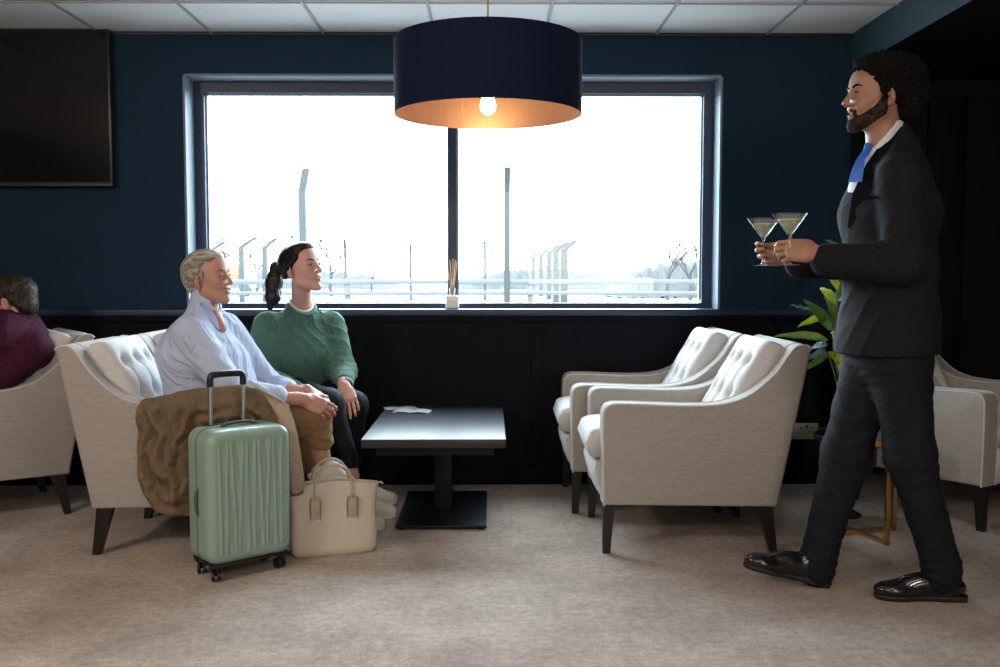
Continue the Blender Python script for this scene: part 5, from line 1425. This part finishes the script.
# ================================================================== OUTSIDE
M['asph'] = mat('pale_tarmac', (.19, .192, .195), .9, noise=.6, var=.1)
M['grassy'] = mat('dry_winter_grass', (.085, .070, .045), .95, noise=.5, var=.2)
M['conc'] = mat('concrete_post', (.024, .027, .026), .9, noise=20, var=.15)
M['bark'] = mat('grey_bark', (.018, .017, .016), .9)
M['scrub'] = mat('winter_scrub', (.022, .024, .021), .95, noise=2, var=.3)
M['rail'] = mat('galvanised_rail', (.045, .047, .05), .6)
bm = bmesh.new(); abox(bm, (0, 55.4, -.1), (400, 100, .2)); o = struct('floor_outside', bm, M['asph']); o.name = 'ground_outside'
bm = bmesh.new(); abox(bm, (20, 30, .02), (120, 6.2, .04)); o = tag(frombm('grass_verge', bm, M['grassy'], smooth=False), kind='stuff'); tag(o, 'band of dry pale grass beyond the white guard rail', 'grass')
def post(u, Y, h, lean, wd=.12, ang=1, lab=''):
    X = (u - 490) / 950 * Y
    o = empty('fence_post', (X, Y, 0), 0, lab, 'fence post', 'cranked concrete fence posts')
    bm = bmesh.new(); abox(bm, (0, 0, (h - .35) / 2), (wd, wd, h - .35), .01)
    d = Vector((lean, 0 if lean else -.25, .38)); a = Vector((0, 0, h - .36)); rr = Vector((lean, 0, .38)).normalized()
    rows = [[a + Vector((-wd / 2, -wd / 2, 0)), a + Vector((wd / 2, -wd / 2, 0)), a + Vector((wd / 2, wd / 2, 0)), a + Vector((-wd / 2, wd / 2, 0))]]
    rows.append([p + d + Vector((0, 0, 0)) * .0 for p in rows[0]])
    vs = gridmesh(bm, rows, wrap=True); bm.faces.new(vs[0]); bm.faces.new(vs[1])
    frombm('post_shaft', bm, M['conc'], o, smooth=False)
    return o
post(304, 16, 2.87, .07, .115, lab='tall concrete fence post, nearest one outside the left half of the window')
post(507, 16, 2.87, 0, .105, lab='tall concrete fence post, nearest one outside the right half of the window')
post(702, 16, 2.6, 0, .09, lab='concrete fence post at the right edge of the window glass')
k = 0
names = ['cranked fence post far outside, left of the ponytailed woman, nearest the frame', 'forked-looking cranked fence post far outside above the grey-haired woman', 'cranked fence post far outside just left of the ponytail',
         'thin far fence post right of the ponytailed woman', 'second thin far fence post right of the ponytailed woman', 'thin far fence post just right of the window mullion']
for (u, Y, h, ln) in ((213, 40, 2.5, .6), (243, 38, 2.6, .62), (266, 39, 2.6, .5), (346, 40, 2.6, 0), (411, 42, 2.5, 0), (485, 42, 2.6, 0)):
    post(u, Y, h, ln, .19 if ln else .12, lab=names[k]); k += 1
row = ['nearest of the receding row of cranked posts, right half of the window', 'second from the front in the receding row of cranked posts', 'third from the front in the receding row of cranked posts', 'fourth from the front in the receding row of cranked posts', 'furthest of the receding row of cranked posts']
for i, (u, Y, h) in enumerate(((564, 34, 2.35), (556, 38, 2.4), (549, 43, 2.45), (541, 49, 2.5), (533, 56, 2.5))):
    post(u, Y, h, .42, .26 - .02 * i, lab=row[i])
# chain-link: wires between the near posts, one fence
def wire_mat():
    m = bpy.data.materials.new('chain_link'); m.use_nodes = True; nt = m.node_tree; b = nt.nodes['Principled BSDF']
    b.inputs['Base Color'].default_value = (.07, .075, .08, 1); b.inputs['Roughness'].default_value = .5
    tc = nd(nt, 'ShaderNodeTexCoord'); sx = nd(nt, 'ShaderNodeSeparateXYZ'); nt.links.new(tc.outputs['Object'], sx.inputs[0])
    outs = []
    for op in ('ADD', 'SUBTRACT'):
        a = nd(nt, 'ShaderNodeMath', operation=op); nt.links.new(sx.outputs[0], a.inputs[0]); nt.links.new(sx.outputs[2], a.inputs[1])
        s = nd(nt, 'ShaderNodeMath', operation='MULTIPLY'); s.inputs[1].default_value = 14; nt.links.new(a.outputs[0], s.inputs[0])
        f = nd(nt, 'ShaderNodeMath', operation='FRACT'); nt.links.new(s.outputs[0], f.inputs[0])
        l = nd(nt, 'ShaderNodeMath', operation='LESS_THAN'); l.inputs[1].default_value = .055; nt.links.new(f.outputs[0], l.inputs[0]); outs.append(l)
    mx = nd(nt, 'ShaderNodeMath', operation='MAXIMUM'); nt.links.new(outs[0].outputs[0], mx.inputs[0]); nt.links.new(outs[1].outputs[0], mx.inputs[1])
    nt.links.new(mx.outputs[0], b.inputs['Alpha']); return m
bm = bmesh.new(); abox(bm, (0, 16.08, 1.22), (18, .004, 2.44)); tag(frombm('chain_link_fence', bm, wire_mat(), smooth=False), 'fine chain-link mesh strung between the tall concrete posts outside', 'fence')
# guard rails
gr = empty('guard_rail', (0, 26, 0), label='long white guard rail crossing the whole view outside the window', cat='guard rail')
for z in (.93, .62):
    box('rail', (0, 0, z), (44, .06, .10 if z < .7 else .13), M['rail'], gr, .02)
for i in range(9):
    box('post', (-20 + 5.0 * i + 1.1, .1, .45), (.16, .12, .9), M['rail'], gr, .01)
# bare trees
random.seed(5)
def tree(X, Y, H, spread, lab, seed):
    rnd = random.Random(seed); root = empty('bare_tree', (X, Y, 0), 0, lab, 'tree', 'bare winter trees outside')
    bt_, bb_ = bmesh.new(), bmesh.new()
    def grow(bm, p, d, l, r, dep):
        q = p + d * l; m_ = (p + q) / 2 + Vector((rnd.uniform(-1, 1), rnd.uniform(-1, 1), 0)) * l * .08
        atube(bm, [p, m_, q], [r, r * .82, r * .62], 5 if dep < 3 else 3, cap=False)
        if dep >= 5 or r < .008: return
        for _ in range(3 if dep < 4 else 2):
            a = Vector((rnd.gauss(0, 1), rnd.gauss(0, .6), rnd.gauss(.25, .6))).normalized()
            grow(bb_, q, (d * .75 + a * spread).normalized(), l * rnd.uniform(.62, .82), r * .60, dep + 1)
    grow(bt_, Vector((0, 0, 0)), Vector((0, 0, 1)), H * .27, H * .028, 0)
    frombm('trunk', bt_, M['bark'], root, auto=None); frombm('branches', bb_, M['bark'], root, auto=None)
for i, (u, Y, H, lab) in enumerate(((222, 60, 5.3, 'bare tree outside, furthest left in the window'), (258, 64, 5.0, 'bare tree outside, between the two women\'s heads'),
                                    (298, 55, 4.8, 'bare tree outside, directly behind the ponytailed woman'), (332, 50, 4.2, 'bare tree outside, just right of the ponytailed woman\'s face'),
                                    (372, 60, 2.8, 'low bare shrub-like tree outside, between the ponytailed woman and the mullion'), (668, 42, 3.5, 'bare tree on the scrubby mound, left one of two'), (690, 36, 3.4, 'bare tree on the scrubby mound, right one of two'))):
    tree((u - 490) / 950 * Y, Y, H, .62, lab, 40 + i)
# scrub mounds
def mound(u0, u1, vtop, Y, name, lab, seed):
    x0, x1 = (u0 - 490) / 950 * Y, (u1 - 490) / 950 * Y; hh = P(500, vtop, Y).z
    rnd = random.Random(seed); bm = bmesh.new()
    n = 60; rows = []
    for j in range(9):
        b = j / 8; row = []
        for i in range(n + 1):
            t = i / n; e = math.sin(math.pi * t) ** .45
            z = hh * e * math.sin(math.pi * b) * (.86 + .14 * math.sin(i * 1.7) * math.sin(i * .61 + j)) + rnd.uniform(-.06, .06) * hh
            row.append(Vector((x0 + (x1 - x0) * t, Y + (b - .5) * 6, max(0, z))))
        rows.append(row)
    gridmesh(bm, rows); o = frombm(name, bm, M['scrub'], auto=None); tag(o, lab, 'bushes', kind='stuff')
mound(608, 760, 257, 48, 'scrub_bank', 'grey-green scrubby bank at the right side of the view outside', 1)
mound(455, 640, 266, 75, 'hedge_line', 'low grey hedge line far outside, centre of the window', 2)
mound(190, 400, 268, 80, 'hedge_line', 'low grey hedge line far outside, left half of the window', 3)
# orange and white lorry far off
lo = empty('lorry', ((222 - 490) / 950 * 50, 50, 0), 0, 'pale orange and white lorry parked far outside behind the grey-haired woman', 'lorry')
box('cargo_box', (0, 0, 1.15), (2.3, 1.6, 1.1), mat('orange_sheet', (.13, .06, .02), .6), lo, .05)
box('cab', (1.45, 0, .95), (.6, 1.5, 1.1), mat('white_cab', (.15, .15, .15), .5), lo, .12, seg=3)
for sx in (-.7, .4, 1.5): 
    bm = bmesh.new(); alathe(bm, [(0, -.12), (.30, -.12), (.33, 0), (.30, .12), (0, .12)], 20)
    for v in bm.verts: v.co = Vector((v.co.x + sx, v.co.z - .7, v.co.y + .33))
    frombm('wheel', bm, M['black'], lo)
def car(u, Y, col, lab):
    X = (u - 490) / 950 * Y
    o = empty('parked_car', (X, Y, 0), 0, lab, 'car', 'cars parked just outside'); o.scale = (1, 1, .80 if Y > 12.5 else .82)
    m = mat('car_paint', col, .3, coat=.5)
    bm = bmesh.new(); prof = [(-2.0, .25), (-2.02, .55), (-1.9, .68), (-1.2, .74), (-.75, .97), (.55, .98), (1.1, .78), (1.85, .70), (2.0, .50), (1.98, .25)]
    rows = [[Vector((x, y, z if z < .8 else z - (abs(y) > .7) * .04)) for x, z in prof] for y in (-.8, -.72, 0, .72, .8)]
    vs = gridmesh(bm, rows, wrap=True); bm.faces.new(vs[0]); bm.faces.new(vs[-1])
    frombm('body', bm, m, o, auto=30)
    for sx in (-1.25, 1.25):
        for sy in (-.74, .74):
            bm = bmesh.new(); alathe(bm, [(0, -.1), (.24, -.1), (.3, -.06), (.3, .06), (.24, .1), (0, .1)], 20)
            for v in bm.verts: v.co = Vector((v.co.x + sx, v.co.z + sy, v.co.y + .3))
            frombm('wheel', bm, M['black'], o)
    return o
car(350, 13.0, (.03, .038, .055), 'pale blue car roof just above the sill right of the ponytailed woman')
car(700, 12.0, (.08, .09, .11), 'pale silver car roof just above the sill in the right window half')
